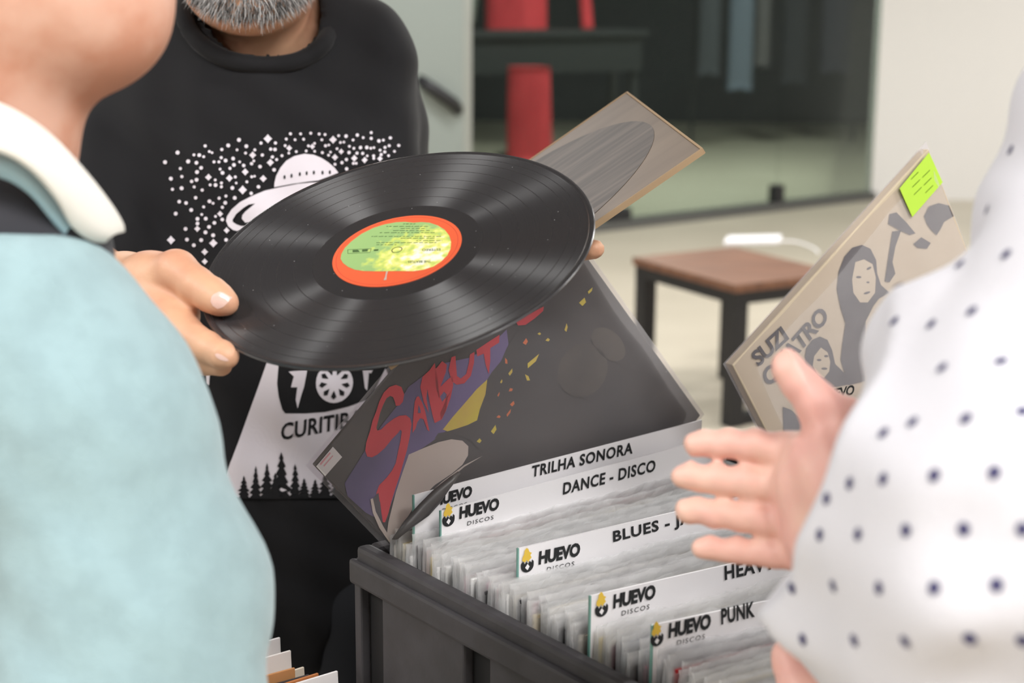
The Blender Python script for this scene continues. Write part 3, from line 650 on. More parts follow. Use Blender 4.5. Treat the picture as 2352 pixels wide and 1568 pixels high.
# ================================================================== vinyl record
DC = Vector((-.08720286, 1.20001065, 1.41003082)); DN = Vector((-.18409089, -.35744072, .91561273)).normalized()
def vinylmat():
    m = bpy.data.materials.new('vinyl'); m.use_nodes = True; nt = m.node_tree; b = nt.nodes['Principled BSDF']; N = nt.nodes.new; Lk = nt.links.new
    b.inputs['Base Color'].default_value = rgb(50, 49, 51); b.inputs['Specular IOR Level'].default_value = .5; b.inputs['IOR'].default_value = 1.95
    tc = N('ShaderNodeTexCoord'); sp = N('ShaderNodeSeparateXYZ'); Lk(tc.outputs['Object'], sp.inputs[0])
    cx = N('ShaderNodeCombineXYZ'); Lk(sp.outputs[0], cx.inputs[0]); Lk(sp.outputs[1], cx.inputs[1])
    ln = N('ShaderNodeVectorMath'); ln.operation = 'LENGTH'; Lk(cx.outputs[0], ln.inputs[0])
    # anisotropic only where grooves are (62 .. 146 mm); smooth dead wax inside
    rp = N('ShaderNodeValToRGB'); rp.color_ramp.interpolation = 'CONSTANT'
    el = rp.color_ramp.elements; el[0].position = 0; el[0].color = (0, 0, 0, 1); el[1].position = .0655/.16; el[1].color = (1, 1, 1, 1)
    tracks = [.0795, .093, .1055, .1185, .131, .1395]
    for tr in tracks:
        e = el.new((tr-.0003)/.16); e.color = (.25, .25, .25, 1); e = el.new((tr+.0003)/.16); e.color = (1, 1, 1, 1)
    e = el.new(.1462/.16); e.color = (.3, .3, .3, 1)
    dv = N('ShaderNodeMath'); dv.operation = 'DIVIDE'; dv.inputs[1].default_value = .16; Lk(ln.outputs['Value'], dv.inputs[0]); Lk(dv.outputs[0], rp.inputs[0])
    ma = N('ShaderNodeMapRange'); ma.inputs['To Min'].default_value = 0; ma.inputs['To Max'].default_value = 1.0; Lk(rp.outputs[0], ma.inputs[0]); Lk(ma.outputs[0], b.inputs['Anisotropic'])
    # groove density varies from ring to ring
    wn = N('ShaderNodeTexNoise'); wn.noise_dimensions = '1D'; wn.inputs['Scale'].default_value = 900; wn.inputs['Detail'].default_value = 3; Lk(ln.outputs['Value'], wn.inputs['W'])
    mr = N('ShaderNodeMapRange'); mr.inputs['To Min'].default_value = .16; mr.inputs['To Max'].default_value = .47; Lk(rp.outputs[0], mr.inputs[0])
    ad = N('ShaderNodeMath'); ad.operation = 'MULTIPLY_ADD'; ad.inputs[1].default_value = .16; Lk(wn.outputs[0], ad.inputs[0]); Lk(mr.outputs[0], ad.inputs[2]); 
    sb = N('ShaderNodeMath'); sb.operation = 'SUBTRACT'; sb.inputs[1].default_value = .08; Lk(ad.outputs[0], sb.inputs[0]); Lk(sb.outputs[0], b.inputs['Roughness'])
    b.inputs['Anisotropic Rotation'].default_value = .25
    tn = N('ShaderNodeTangent'); tn.direction_type = 'RADIAL'; tn.axis = 'Z'; Lk(tn.outputs[0], b.inputs['Tangent'])
    # dust specks
    vo = N('ShaderNodeTexVoronoi'); vo.inputs['Scale'].default_value = 95; Lk(tc.outputs['Object'], vo.inputs['Vector'])
    cr = N('ShaderNodeValToRGB'); cr.color_ramp.elements[0].position = .028; cr.color_ramp.elements[0].color = (.35, .35, .35, 1); cr.color_ramp.elements[1].position = .05; cr.color_ramp.elements[1].color = rgb(50, 49, 51)
    Lk(vo.outputs['Distance'], cr.inputs[0]); Lk(cr.outputs[0], b.inputs['Base Color'])
    return m
M['vinyl'] = vinylmat()
vr = thing('vinyl_record', 'black vinyl record with an orange and green label held tilted in one hand', 'record', DC)
dz_ = DN; dx_ = Vector((1, 0, 0)); dx_ = (dx_-dz_*dx_.dot(dz_)).normalized(); dy_ = dz_.cross(dx_)
DR = Matrix(((dx_.x, dy_.x, dz_.x, DC.x), (dx_.y, dy_.y, dz_.y, DC.y), (dx_.z, dy_.z, dz_.z, DC.z), (0, 0, 0, 1)))
def lathe(name, prof, n=256):
    v = []; f = []
    for r, z in prof:
        for k in range(n): v.append((r*math.cos(2*math.pi*k/n), r*math.sin(2*math.pi*k/n), z))
    L = len(prof)
    for i in range(L):
        j = (i+1) % L
        for k in range(n): f.append((i*n+k, i*n+(k+1) % n, j*n+(k+1) % n, j*n+k))
    return mesh(name, v, f)
HR = .0036
prof = [(HR, .0007), (.0502, .0007), (.0506, .0005), (.0650, .0005), (.0655, .0003), (.1458, .0003), (.1468, .0009), (.1490, .0013), (.1504, .0010), (.1510, 0), (.1504, -.0010), (.1490, -.0013), (.1468, -.0009), (.1458, -.0003), (.0655, -.0003), (.0650, -.0005), (.0506, -.0005), (.0502, -.0007), (HR, -.0007)]
me = lathe('disc', prof[::-1]); me.materials.append(M['vinyl'])
dsk = bpy.data.objects.new('disc', me); COL.objects.link(dsk); dsk.parent = vr; dsk.matrix_parent_inverse = Matrix.Translation(-DC); dsk.matrix_basis = DR
for p in me.polygons: p.use_smooth = True
md = dsk.modifiers.new('edge', 'EDGE_SPLIT'); md.split_angle = math.radians(20)
lm_ = lathe('paper_label', [(.0499, .0008), (.0499, .00105), (HR, .00105), (HR, .0008)][::-1], 128); lm_.materials.append(M['label_orange'])
lb = bpy.data.objects.new('paper_label', lm_); COL.objects.link(lb); lb.parent = vr; lb.matrix_parent_inverse = Matrix.Translation(-DC); lb.matrix_basis = DR
def dl(name, me, m):
    me.materials.append(m); o = bpy.data.objects.new(name, me); COL.objects.link(o); o.parent = lb
    o.matrix_parent_inverse = DR.inverted() if False else Matrix.Identity(4); return o
dl('label_ring', lathe('label_ring', [(.0472, .00106), (.0472, .00112), (.0469, .00112), (.0469, .00106)][::-1], 96), M['label_line'])
# printed shapes are traced on the label plane, then brought into the label's own frame
def applemat():
    m = mat('label_green', (150, 196, 112), .5); nt = m.node_tree; b = nt.nodes['Principled BSDF']; N = nt.nodes.new; Lk = nt.links.new
    tc = [n for n in nt.nodes if n.type == 'TEX_COORD'][0]
    n = N('ShaderNodeTexNoise'); n.inputs['Scale'].default_value = 130; n.inputs['Detail'].default_value = 6; Lk(tc.outputs['Object'], n.inputs['Vector'])
    dv = N('ShaderNodeVectorMath'); dv.operation = 'DISTANCE'; dv.inputs[1].default_value = (.020, -.014, .001); Lk(tc.outputs['Object'], dv.inputs[0])
    ad = N('ShaderNodeMath'); ad.operation = 'MULTIPLY_ADD'; ad.inputs[1].default_value = 11.5; Lk(dv.outputs['Value'], ad.inputs[0]); Lk(n.outputs[0], ad.inputs[2])
    cr = N('ShaderNodeValToRGB'); e = cr.color_ramp.elements; e[0].position = .56; e[0].color = rgb(252, 250, 238); e[1].position = 1.0; e[1].color = rgb(158, 194, 124)
    x = e.new(.70); x.color = rgb(240, 240, 140); x = e.new(.84); x.color = rgb(206, 222, 112); x = e.new(.92); x.color = rgb(182, 208, 126)
    Lk(ad.outputs[0], cr.inputs[0]); Lk(cr.outputs[0], b.inputs['Base Color']); return m
dtg = t_plane(DC+DN*.0011, DN); ZL = lambda pts: zp(pts, 700, 430, 5.227)
def onlabel(o):
    o.data.transform(DR.inverted()); o.parent = lb; o.matrix_parent_inverse = Matrix.Identity(4); return o
def dlab(name, polys, off, m): return onlabel(decal(name, polys, dtg, off, m, None))
dlab('label_picture', [ZL([(430, 860), (440, 800), (480, 730), (560, 650), (680, 560), (820, 490), (960, 445), (1100, 420), (1200, 415), (1300, 425), (1400, 418), (1500, 425), (1600, 460), (1680, 510), (1735, 580), (1758, 660), (1750, 740), (1710, 820), (1640, 890), (1550, 950), (1430, 990), (1300, 1008), (1100, 1005), (900, 1010), (700, 1005), (600, 990), (520, 955), (460, 910)])], .0001, applemat())
gi = mat('label_ink', (74, 104, 58), .6); lines = []
for y, xa, xb in ((440, 1180, 1330), (470, 980, 1480), (495, 1150, 1440), (520, 1060, 1500), (545, 900, 1560), (590, 800, 1640), (612, 1150, 1560), (640, 1340, 1650), (665, 860, 1580), (690, 860, 1100)):
    x = xa; rl = random.Random(y)
    while x < xb:
        w_ = rl.uniform(20, 70); w2 = min(x+w_, xb); lines.append(ZL([(x, y), (w2, y-3), (w2, y+3), (x, y+6)])); x = w2+rl.uniform(8, 24)
dlab('label_small_print', lines, .0002, gi)
dlab('label_box', [ZL([(515, 748), (800, 738), (799, 742), (515, 752)]), ZL([(515, 795), (782, 783), (782, 787), (515, 799)]), ZL([(515, 748), (520, 748), (520, 799), (515, 799)]), ZL([(797, 738), (802, 738), (784, 787), (779, 787)]), ZL([(575, 755), (640, 752), (660, 778), (575, 782)]), ZL([(690, 750), (760, 745), (755, 770), (690, 776)]), ZL([(830, 748), (885, 744), (883, 764), (830, 768)])], .0002, gi)
hole = link('spindle_hole_shade', lathe('spindle_hole_shade', [(HR+.0006, .0011), (HR+.0006, .00125), (HR, .00125), (HR, .0011)][::-1], 48), M['ink']); hole.parent = lb
onlabel(text('label_title', 'THE BEATLES', ZL([(1515, 878)])[0], ZL([(1240, 886)])[0], (0, 5), dtg, .0002, gi, None, .01))
onlabel(text('label_title', 'ESTEREO', ZL([(1630, 735)])[0], ZL([(1410, 742)])[0], (0, 5), dtg, .0002, gi, None, .01))
dlab('label_mark', [ZL([(978, 1010), (1000, 1008), (985, 1060), (982, 1112), (945, 1118), (965, 1080)])], .0002, M['artcream'])

# ================================================================== brown cover held behind the record
dT = 1.62; T3 = P(1440, 212, dT); rr = ray(1612, 342)
bq = rr.dot(CAM-T3); aq = rr.dot(rr); cq = (CAM-T3).dot(CAM-T3)-LP*LP
R3 = CAM+rr*((-bq-math.sqrt(bq*bq-aq*cq))/aq); uu = (R3-T3).normalized()
mm = ray(1440, 212).cross(ray(1220, 365)); vv = mm.cross(uu).normalized()
if (T3+vv*.1-CAM).dot(rt)/(T3+vv*.1-CAM).dot(fw) > (T3-CAM).dot(rt)/(T3-CAM).dot(fw): vv = -vv
nb_ = uu.cross(vv).normalized(); nb_ = nb_ if nb_.dot(CAM-T3) > 0 else -nb_
BA = lambda a, b, c: T3+uu*a+vv*b+nb_*c
bs = thing('record_cover', 'worn brown record cover with a dark ring, held up behind the record', 'record cover', BA(LP/2, LP/2, 0))
bc = link('cover', boxmesh('cover', (0, 0, -.004), (LP, LP, 0), BA, .0015), M['brown'], bs)
for a, b in (((-.001, 0, -.0045), (.0010, LP, .0006)), ((0, -.001, -.0045), (LP, .0010, .0006)), ((LP-.001, 0, -.0045), (LP+.001, LP, .0006))):
    link('worn_edge', boxmesh('worn_edge', a, b, BA), M['brownedge'], bs)
cen = (LP/2, LP/2+.0); ringv = []
N_ = 72
for k in range(N_):
    a = 2*math.pi*k/N_; ringv.append(BA(cen[0]+.146*math.cos(a), cen[1]+.146*math.sin(a), .0003))
link('ring_wear', mesh('ring_wear', ringv, [tuple(range(N_))]), M['ring'], bc)

# ================================================================== box of singles on the table behind the crate
sb_ = thing('singles_box', 'low dark box of small paper-sleeved records left of the crate', 'box', W(-.145, -.12, TZ))
for lo, hi in (((-.245, -.235, TZ), (-.043, -.231, TZ+.10)), ((-.245, -.005, TZ), (-.043, -.001, TZ+.10)), ((-.249, -.235, TZ), (-.245, -.001, TZ+.10)), ((-.043, -.235, TZ), (-.039, -.001, TZ+.10)), ((-.245, -.231, TZ), (-.043, -.005, TZ+.019))):
    link('box_panel', boxmesh('box_panel', lo, hi, W), M['cratedark'], sb_)
scol = [(232, 226, 222), (196, 140, 90), (226, 214, 196), (60, 56, 58), (190, 120, 70), (226, 218, 204), (206, 196, 176), (224, 220, 214), (178, 96, 60), (236, 232, 232), (90, 84, 80), (214, 200, 178), (204, 150, 104), (230, 226, 220)]
sn = ['white', 'orange-brown', 'cream', 'black', 'rust', 'ivory', 'sand', 'off-white', 'brick red', 'bright white', 'grey', 'beige', 'light orange', 'pale grey']
sing_me = boxmesh('single_sleeve', (0, -.0012, 0), (.18, .0012, .18), None, .0005); sing_me.materials.append(M['cardcol'])
rq = random.Random(5)
for i in range(28):
    k = i % 14; o = bpy.data.objects.new('single_sleeve', sing_me); COL.objects.link(o); o.color = rgb(*scol[k])
    R = Matrix(((e1.x, -e2.x, 0), (e1.y, -e2.y, 0), (0, 0, 1))).to_4x4()
    o.matrix_world = Matrix.Translation(W(-.242+rq.uniform(0, .018), -.222+i*.0074, TZ+.020+(0.016 if k in (0, 9) else rq.uniform(0, .006)))) @ R @ Matrix.Rotation(rq.uniform(-.04, .04), 4, 'Z') @ Matrix.Rotation(rq.uniform(-.03, .03)-.05, 4, 'X')
    tag(o, 'small %s paper record sleeve in the low dark box, %s row' % (sn[k], 'back' if i < 14 else 'front'), 'record sleeve', 'paper sleeves in the low box')
# ================================================================== people
def grow(b, amp, fx, fy, fz, ph=0):
    b.post.append(lambda p, d: d+amp*np.sin(p[..., 0]*fx+p[..., 2]*fz*.6+ph)*np.sin(p[..., 2]*fz+p[..., 1]*fy+ph*1.7))
# ------------------------------------------------------------------ vendor in the black printed T-shirt
vb = thing('person', 'man with grey beard in black printed T-shirt holding up the vinyl record', 'person', (P(620, 800, 1.8).x, P(620, 800, 1.8).y, 0))
b = Body()
b.pchain([(612, 260, 1.82, .066), (606, 60, 1.79, .062), (590, -120, 1.77, .060)], .02)
b.ell(P(572, -52, 1.70), (.072, .075, .062), .025); b.ell(P(575, -250, 1.74), (.078, .098, .115), .03); b.ell(P(572, 10, 1.655), (.045, .036, .030), .02)
b.ell(P(572, -190, 1.635), (.012, .018, .022), .012)                                  # nose
for sx_ in (-1, 1): b.ell(P(572+sx_*165, -230, 1.74), (.012, .022, .032), .008)        # ears
head = b.build(.004)
a = Body()                                                                            # right arm and hand under and over the record edge
a.pchain([(325, 230, 1.84, .035), (262, 420, 1.79, .035), (215, 640, 1.665, .036), (285, 668, 1.275, .0275)], .02)
a.pchain([(285, 668, 1.275, .0275), (330, 690, 1.235, .026), (360, 712, 1.215, .020)], .016)
a.pchain([(300, 655, 1.26, .022), (345, 640, 1.225, .0185), (402, 622, 1.205, .0150)], .012)   # thumb base
th = Body(); th.pr = []
def finger(bd, pts, k=.006):
    f = Body(); f.pchain(pts, .004); fn = lambda p: f.ev(p); bd.lo = np.minimum(bd.lo, f.lo); bd.hi = np.maximum(bd.hi, f.hi); bd.pr.append((fn, k))
finger(a, [(408, 622, 1.203, .0150), (452, 655, 1.190, .0132), (486, 677, 1.183, .0128), (508, 690, 1.178, .0112), (522, 697, 1.176, .0082)], .007)
finger(a, [(350, 700, 1.215, .018), (425, 765, 1.180, .0128), (475, 797, 1.160, .0112), (512, 815, 1.148, .0098), (524, 819, 1.146, .0078)], .007)
finger(a, [(350, 735, 1.225, .015), (420, 800, 1.190, .0115), (470, 828, 1.172, .0100), (508, 838, 1.162, .0082)], .005)
finger(a, [(340, 755, 1.235, .015), (400, 820, 1.205, .0110), (440, 842, 1.195, .0090)], .005)
finger(a, [(330, 770, 1.245, .013), (375, 832, 1.225, .0095), (405, 850, 1.215, .0080)], .005)
a.pchain([(340, 700, 1.225, .019), (425, 725, 1.200, .0105)], .012)                    # web of the palm under the thumb
full_lo, full_hi = a.lo.copy(), a.hi.copy()
hc = np.array(P(400, 720, 1.2)); a.lo = np.maximum(a.lo, hc-np.array([.16, .14, .10])); a.hi = np.minimum(a.hi, hc+np.array([.10, .14, .10]))
rhand = a.build(.0019, .004)
a.lo, a.hi = full_lo, full_hi
fa = Body(); fa.pchain([(325, 230, 1.84, .035), (262, 420, 1.79, .035), (215, 640, 1.665, .036), (285, 668, 1.275, .0272)], .02); rarm = fa.build(.004)
l = Body()                                                                            # left arm behind the record, fingers under the brown cover
hp = P(1350, 566, 1.36)
l.pchain([(840, 180, 1.82, .035), (880, 560, 1.76, .036), (1120, 600, 1.52, .030), (1215, 590, 1.44, .026)], .02)
for dx, dy, dd in ((0, 0, 0), (-75, 10, .02), (-110, 20, .04), (-145, 30, .06)):
    l.pchain([(1240+dx, 585+dy*.5, 1.42+dd, .016), (1315+dx, 576+dy, 1.385+dd, .0100), (1366+dx, 572+dy, 1.36+dd, .0085)], .006)
larm = l.build(.0036)
body = link('body', bodymesh('body', [head, rhand, rarm, larm]), M['skinA'], vb)
hb_ = t_bvh(bvh(bodymesh('tmp', [rhand])))
decal('thumbnail', [[(486, 682), (492, 675), (503, 670), (513, 672), (524, 679), (533, 683), (524, 694), (512, 705), (500, 709), (489, 702), (484, 692)]], hb_, .0004, M['nail'], body, 6)
decal('fingernail', [[(494, 813), (500, 811), (510, 815), (522, 823), (526, 828), (518, 829), (506, 826), (497, 820)]], hb_, .0004, M['nail'], body, 6)

# T-shirt
s_ = Body(); yw = .35
s_.ell(P(610, 330, 1.83), (.190, .125, .20), .05, yw); s_.ell(P(635, 760, 1.83), (.175, .135, .30), .06, yw); s_.ell(P(650, 1200, 1.84), (.185, .135, .26), .06, yw)
s_.pchain([(390, 130, 1.83, .055), (600, 60, 1.85, .058), (820, 120, 1.81, .052)], .05)
s_.pchain([(845, 165, 1.80, .052), (852, 400, 1.77, .050), (872, 560, 1.74, .052)], .02)
s_.pchain([(350, 190, 1.82, .062), (262, 400, 1.76, .060), (205, 610, 1.68, .056)], .025)
s_.post.append(lambda p, d: d+.0035*np.sin(p[..., 2]*26+p[..., 0]*60)*np.sin(p[..., 0]*34-p[..., 2]*18)+.0015*np.sin(p[..., 2]*95+p[..., 0]*70))
zc = P(640, 60, 1.8)
nk0 = np.array(P(594, 52, 1.75), np.float32); nk1 = np.array(P(590, -60, 1.75), np.float32)
def neckhole(p, d):
    ba = nk1-nk0; q = p-nk0; t = np.clip((q@ba)/(ba@ba), 0, 1); e = np.sqrt(((q-t[..., None]*ba)**2).sum(-1))-.069
    return np.maximum(d, -e)
s_.post.append(neckhole)
shm = bodymesh('t_shirt', [s_.build(.005)])
tee = link('t_shirt', shm, M['tee'], vb)
ts = t_bvh(bvh(shm))
ringp = []
for q in ((424, 24), (446, 84), (500, 128), (570, 148), (640, 150), (702, 134), (746, 96)):
    h_ = ts(*q); ringp.append(h_[0]+h_[1]*.002 if h_ else P(q[0], q[1], 1.74))
ringp += [P(756, 30, 1.80), P(700, -50, 1.87), P(560, -70, 1.89), P(450, -50, 1.83)]
link('collar_band', tube('collar_band', smoothpts(ringp, 6, True), .0095, 10, True), M['tee'], tee, True)
# print: stars, flying saucer, beam with emblem, town name, firs
Z8 = lambda pts: zp(pts, 340, 280, 3.7935); Z2 = lambda pts: zp(pts, 400, 800, 3.92)
stars = []
def star(x, y, r): stars.append(zp([(x, y-r*1.15), (x+r*.52, y-r*.52), (x+r*1.1, y), (x+r*.52, y+r*.52), (x, y+r*1.15), (x-r*.52, y+r*.52), (x-r*1.1, y), (x-r*.52, y-r*.52)], 340, 280, 3.7935))
def dot(x, y, r): stars.append(zp([(x, y-r), (x+r*.72, y-r*.72), (x+r, y), (x+r*.72, y+r*.72), (x, y+r), (x-r*.72, y+r*.72), (x-r, y), (x-r*.72, y-r*.72)], 340, 280, 3.7935))
for x, y, r in ((205, 1030, 34), (572, 1055, 32), (500, 1130, 26), (500, 1215, 24), (825, 595, 34), (708, 493, 28), (848, 438, 28), (530, 482, 26), (915, 290, 28), (1065, 355, 28), (1005, 495, 28), (1042, 150, 34), (1608, 155, 30), (1625, 308, 26), (1797, 318, 26), (1888, 335, 24), (2020, 325, 22), (1680, 258, 22), (436, 930, 24), (685, 945, 24), (630, 800, 24), (1225, 232, 24), (1430, 215, 22)): star(x, y, r)
dots = [(155, 350, 19), (265, 268, 19), (205, 495, 19), (290, 405, 15), (303, 475, 15), (300, 578, 19), (218, 588, 15), (278, 695, 17), (338, 707, 17), (248, 798, 18), (383, 768, 18), (335, 930, 18), (347, 1023, 18), (407, 1072, 18), (470, 1028, 18), (357, 345, 19), (427, 358, 17), (450, 293, 17), (487, 307, 13), (500, 213, 15), (405, 290, 13), (535, 262, 13), (558, 272, 12), (467, 402, 17), (433, 437, 18), (430, 503, 18), (388, 517, 16), (410, 565, 14), (478, 592, 15), (422, 660, 16), (490, 740, 14), (540, 690, 18), (570, 707, 13), (622, 663, 15), (680, 645, 14), (675, 703, 18), (650, 742, 15), (757, 662, 18), (735, 577, 18), (590, 550, 18), (545, 548, 14), (640, 533, 14), (640, 565, 14), (587, 507, 13), (648, 447, 18), (627, 415, 13), (575, 352, 14), (617, 352, 14), (675, 340, 18), (637, 315, 15), (742, 322, 18), (748, 378, 18), (713, 408, 15), (800, 350, 13), (835, 382, 17), (643, 243, 15), (700, 207, 19), (795, 158, 19), (860, 213, 18), (778, 245, 13), (853, 272, 14), (933, 245, 14), (997, 290, 15), (985, 187, 15), (1107, 187, 15), (1067, 240, 15), (1103, 243, 17), (905, 365, 16), (925, 340, 13), (978, 390, 17), (1082, 307, 15), (1118, 330, 14), (1097, 418, 17), (963, 568, 17), (862, 525, 14), (900, 625, 16), (760, 483, 14), (768, 535, 12), (905, 480, 14), (930, 475, 12), (437, 845, 18), (437, 885, 17), (507, 843, 18), (473, 807, 13), (590, 823, 13), (580, 880, 17), (535, 915, 17), (505, 962, 18), (570, 987, 18), (648, 850, 17), (680, 1028, 17), (1200, 152, 14), (1190, 210, 14), (1237, 105, 15), (1277, 157, 13), (1327, 105, 14), (1353, 152, 14), (1417, 98, 14), (1490, 105, 14), (1540, 110, 13), (1513, 155, 13), (1655, 122, 13), (1720, 127, 17), (1783, 162, 13), (1820, 120, 16), (1872, 143, 13), (1943, 100, 14), (1943, 150, 15), (2010, 172, 17), (2048, 165, 13), (2108, 145, 15), (2178, 210, 14), (1450, 187, 13), (1395, 210, 14), (1545, 207, 15), (1573, 200, 12), (1643, 233, 13), (1672, 180, 13), (1702, 178, 12), (1752, 215, 13), (1792, 233, 13), (1850, 228, 16), (1905, 228, 17), (1940, 235, 13), (1967, 230, 12), (2062, 228, 14), (2098, 213, 14), (2020, 252, 13), (2060, 267, 14), (2142, 262, 12), (2093, 300, 13), (1965, 300, 14), (1967, 322, 13), (1910, 300, 12), (1870, 278, 15), (1820, 275, 15), (1750, 268, 16), (1570, 290, 13), (1517, 268, 14), (1587, 262, 12), (1450, 257, 13), (1375, 255, 13), (1287, 262, 13), (1222, 275, 13), (1163, 297, 14), (1728, 328, 16), (1688, 355, 16), (1625, 370, 14), (1730, 410, 17), (1790, 362, 14), (1815, 362, 13), (2030, 290, 14)]
for x, y, r in dots: dot(x, y, r*.95)
decal('star_print', stars, ts, .0016, M['print_white'], tee)
decal('saucer_print', [Z8([(1097, 570), (1100, 530), (1115, 470), (1150, 400), (1200, 340), (1270, 300), (1360, 280), (1440, 288), (1510, 315), (1570, 355), (1620, 400), (1655, 445), (1580, 475), (1480, 512), (1400, 520), (1250, 540), (1160, 558)]),
      Z8([(1700, 520), (1415, 530), (1300, 540), (1150, 570), (1020, 600), (900, 650), (800, 700), (730, 760), (690, 820), (680, 860), (700, 910), (740, 940), (775, 950), (830, 935), (850, 905), (810, 905), (770, 890), (740, 870), (738, 850), (770, 800), (830, 750), (880, 720), (935, 712), (900, 740), (850, 780), (825, 810), (820, 840), (850, 875), (1000, 860), (1300, 800), (1600, 700), (1850, 600)])], ts, .0016, M['print_white'], tee, 14)
decal('saucer_windows', [Z8(ellp(x, y, 9, 18, 10)) for x, y in ((1185, 482), (1245, 470), (1317, 457), (1377, 450), (1440, 445), (1515, 445), (1578, 442))], ts, .0022, M['print_black'], tee)
decal('beam_print', [[(690, 600), (790, 600), (850, 760), (905, 900), (960, 1040), (990, 1142), (500, 1142), (548, 1012), (610, 842), (650, 720)]], ts, .0014, M['print_white'], tee, 16)
decal('emblem_print', [[(668, 690), (641, 830), (637, 880), (640, 910), (648, 940), (655, 949), (700, 949), (745, 945), (800, 932), (850, 915), (885, 840), (890, 700)]], ts, .0019, M['print_black'], tee, 16)
decal('emblem_bolt', [Z2([(1030, 205), (1190, 195), (1165, 340), (1145, 400), (1105, 540), (1090, 460), (1105, 345), (1050, 345), (1075, 250)]), Z2(ellp(1435, 310, 165, 176, 28)), Z2([(1685, 195), (1775, 195), (1760, 225), (1740, 220), (1725, 380), (1705, 360)])], ts, .0024, M['print_white'], tee, 12)
pet = []
for k in range(9):
    an = 2*math.pi*k/9+.2; ca, sa = math.cos(an), math.sin(an)
    pet.append(Z2([(1435+165*.38*ca, 310+176*.38*sa), (1435+115*ca-24*sa, 310+120*sa+24*ca), (1435+138*ca, 310+146*sa), (1435+115*ca+24*sa, 310+120*sa-24*ca)]))
decal('emblem_petals', pet, ts, .0029, M['print_black'], tee)
text('town_lettering', 'CURITIBA', (645, 1011), (830, 977), (2, -39), ts, .0020, M['print_black'], tee, .02, 1.05)
fir = []
rf = random.Random(4)
for cx_, ty, hw in ((587, 1068, 16), (613, 1062, 20), (646, 1036, 26), (677, 1064, 16), (697, 1097, 18), (722, 1100, 18), (745, 1080, 20), (775, 1060, 24), (560, 1090, 18), (632, 1085, 20), (800, 1085, 20), (840, 1070, 22), (880, 1090, 22)):
    by = 1145; L_ = []; R_2 = []; n_ = 6
    for i in range(n_):
        y0 = ty+(by-ty)*(i+.15)/n_; y1 = ty+(by-ty)*(i+.9)/n_; w0 = hw*(i+.2)/n_; w1 = hw*(i+1.1)/n_*rf.uniform(.8, 1.15)
        L_ += [(cx_-w0*.55, y0), (cx_-w1, y1)]; R_2 += [(cx_+w0*.55, y0), (cx_+w1*rf.uniform(.85, 1.1), y1)]
    fir.append([(cx_, ty)]+R_2+L_[::-1])
decal('fir_print', fir, ts, .0021, M['print_black'], tee)
decal('side_print', [[(474, 836), (485, 836), (482, 884), (476, 880)]], ts, .0016, M['print_white'], tee)
# beard: short hairs over the jaw
bvb = BVHTree.FromPolygons([Vector(q) for q in head[0]], [tuple(map(int, q)) for q in head[1]])
rb = random.Random(8); bv = []; bf = []; bc_ = []
chin = P(572, 10, 1.655)
hv = head[0]; cand = [i for i in range(len(hv))]
for _ in range(90000):
    i = rb.randrange(len(hv)); p = Vector(hv[i])
    h = bvb.find_nearest(p); n = h[1]
    if n is None: continue
    q = p-CAM; d = q.dot(fw); x = 1176+F*q.dot(rt)/d; y = 784-F*q.dot(up)/d
    if d > 1.72 or not (402 < x < 730) or y > 48 or y < -150: continue
    if y > 10 and n.z > -.75 and d > 1.69: continue
    if (x-572)**2/150**2+(y+75)**2/118**2 > 1.05: continue
    p += Vector((rb.uniform(-.003, .003), rb.uniform(-.003, .003), rb.uniform(-.003, .003)))
    dr = (n*.55+Vector((rb.uniform(-.4, .4), rb.uniform(-.35, .1), -.75+rb.uniform(-.3, .3)))).normalized(); L_ = rb.uniform(.008, .016)
    sd = dr.cross(Vector((rb.uniform(-1, 1), rb.uniform(-1, 1), rb.uniform(-1, 1)))).normalized()*.00055; s2 = dr.cross(sd).normalized()*.00055
    o_ = len(bv); bv += [p+sd, p-sd*.5+s2*.87, p-sd*.5-s2*.87, p+dr*L_+Vector((0, 0, -.002))]; bf += [(o_, o_+1, o_+3), (o_+1, o_+2, o_+3), (o_+2, o_, o_+3)]
    g = rb.choice((.75, .6, .45, .3, .12, .08, .05)); bc_ += [g]*4
bme = mesh('beard', bv, bf); at = bme.color_attributes.new('hair', 'FLOAT_COLOR', 'POINT')
for i, g in enumerate(bc_): at.data[i].color = (g, g*.97, g*.95, 1)
bm_ = mat('beard_hair', (120, 118, 116), .6); nt = bm_.node_tree; vcn = nt.nodes.new('ShaderNodeVertexColor'); vcn.layer_name = 'hair'; nt.links.new(vcn.outputs[0], nt.nodes['Principled BSDF'].inputs['Base Color'])
link('beard', bme, bm_, vb)['kind'] = 'stuff'
# trousers and shoes
tr = Body(); hx = P(650, 1300, 1.84)
for sx_ in (-1, 1): tr.chain([((hx.x+sx_*.085, hx.y, .92), .105), ((hx.x+sx_*.10, hx.y-.01, .5), .075), ((hx.x+sx_*.11, hx.y+.01, .10), .062)], .03)
link('trousers', bodymesh('trousers', [tr.build(.012)]), M['jeans'], vb)
for sx_ in (-1, 1):
    sh_ = Body(); sh_.ell((hx.x+sx_*.11, hx.y-.05, .045), (.05, .14, .045), .01); sh_.post.append(lambda p, d: np.maximum(d, .001-p[..., 2])); link('shoe', bodymesh('shoe', [sh_.build(.008)]), M['blackmetal'], vb)

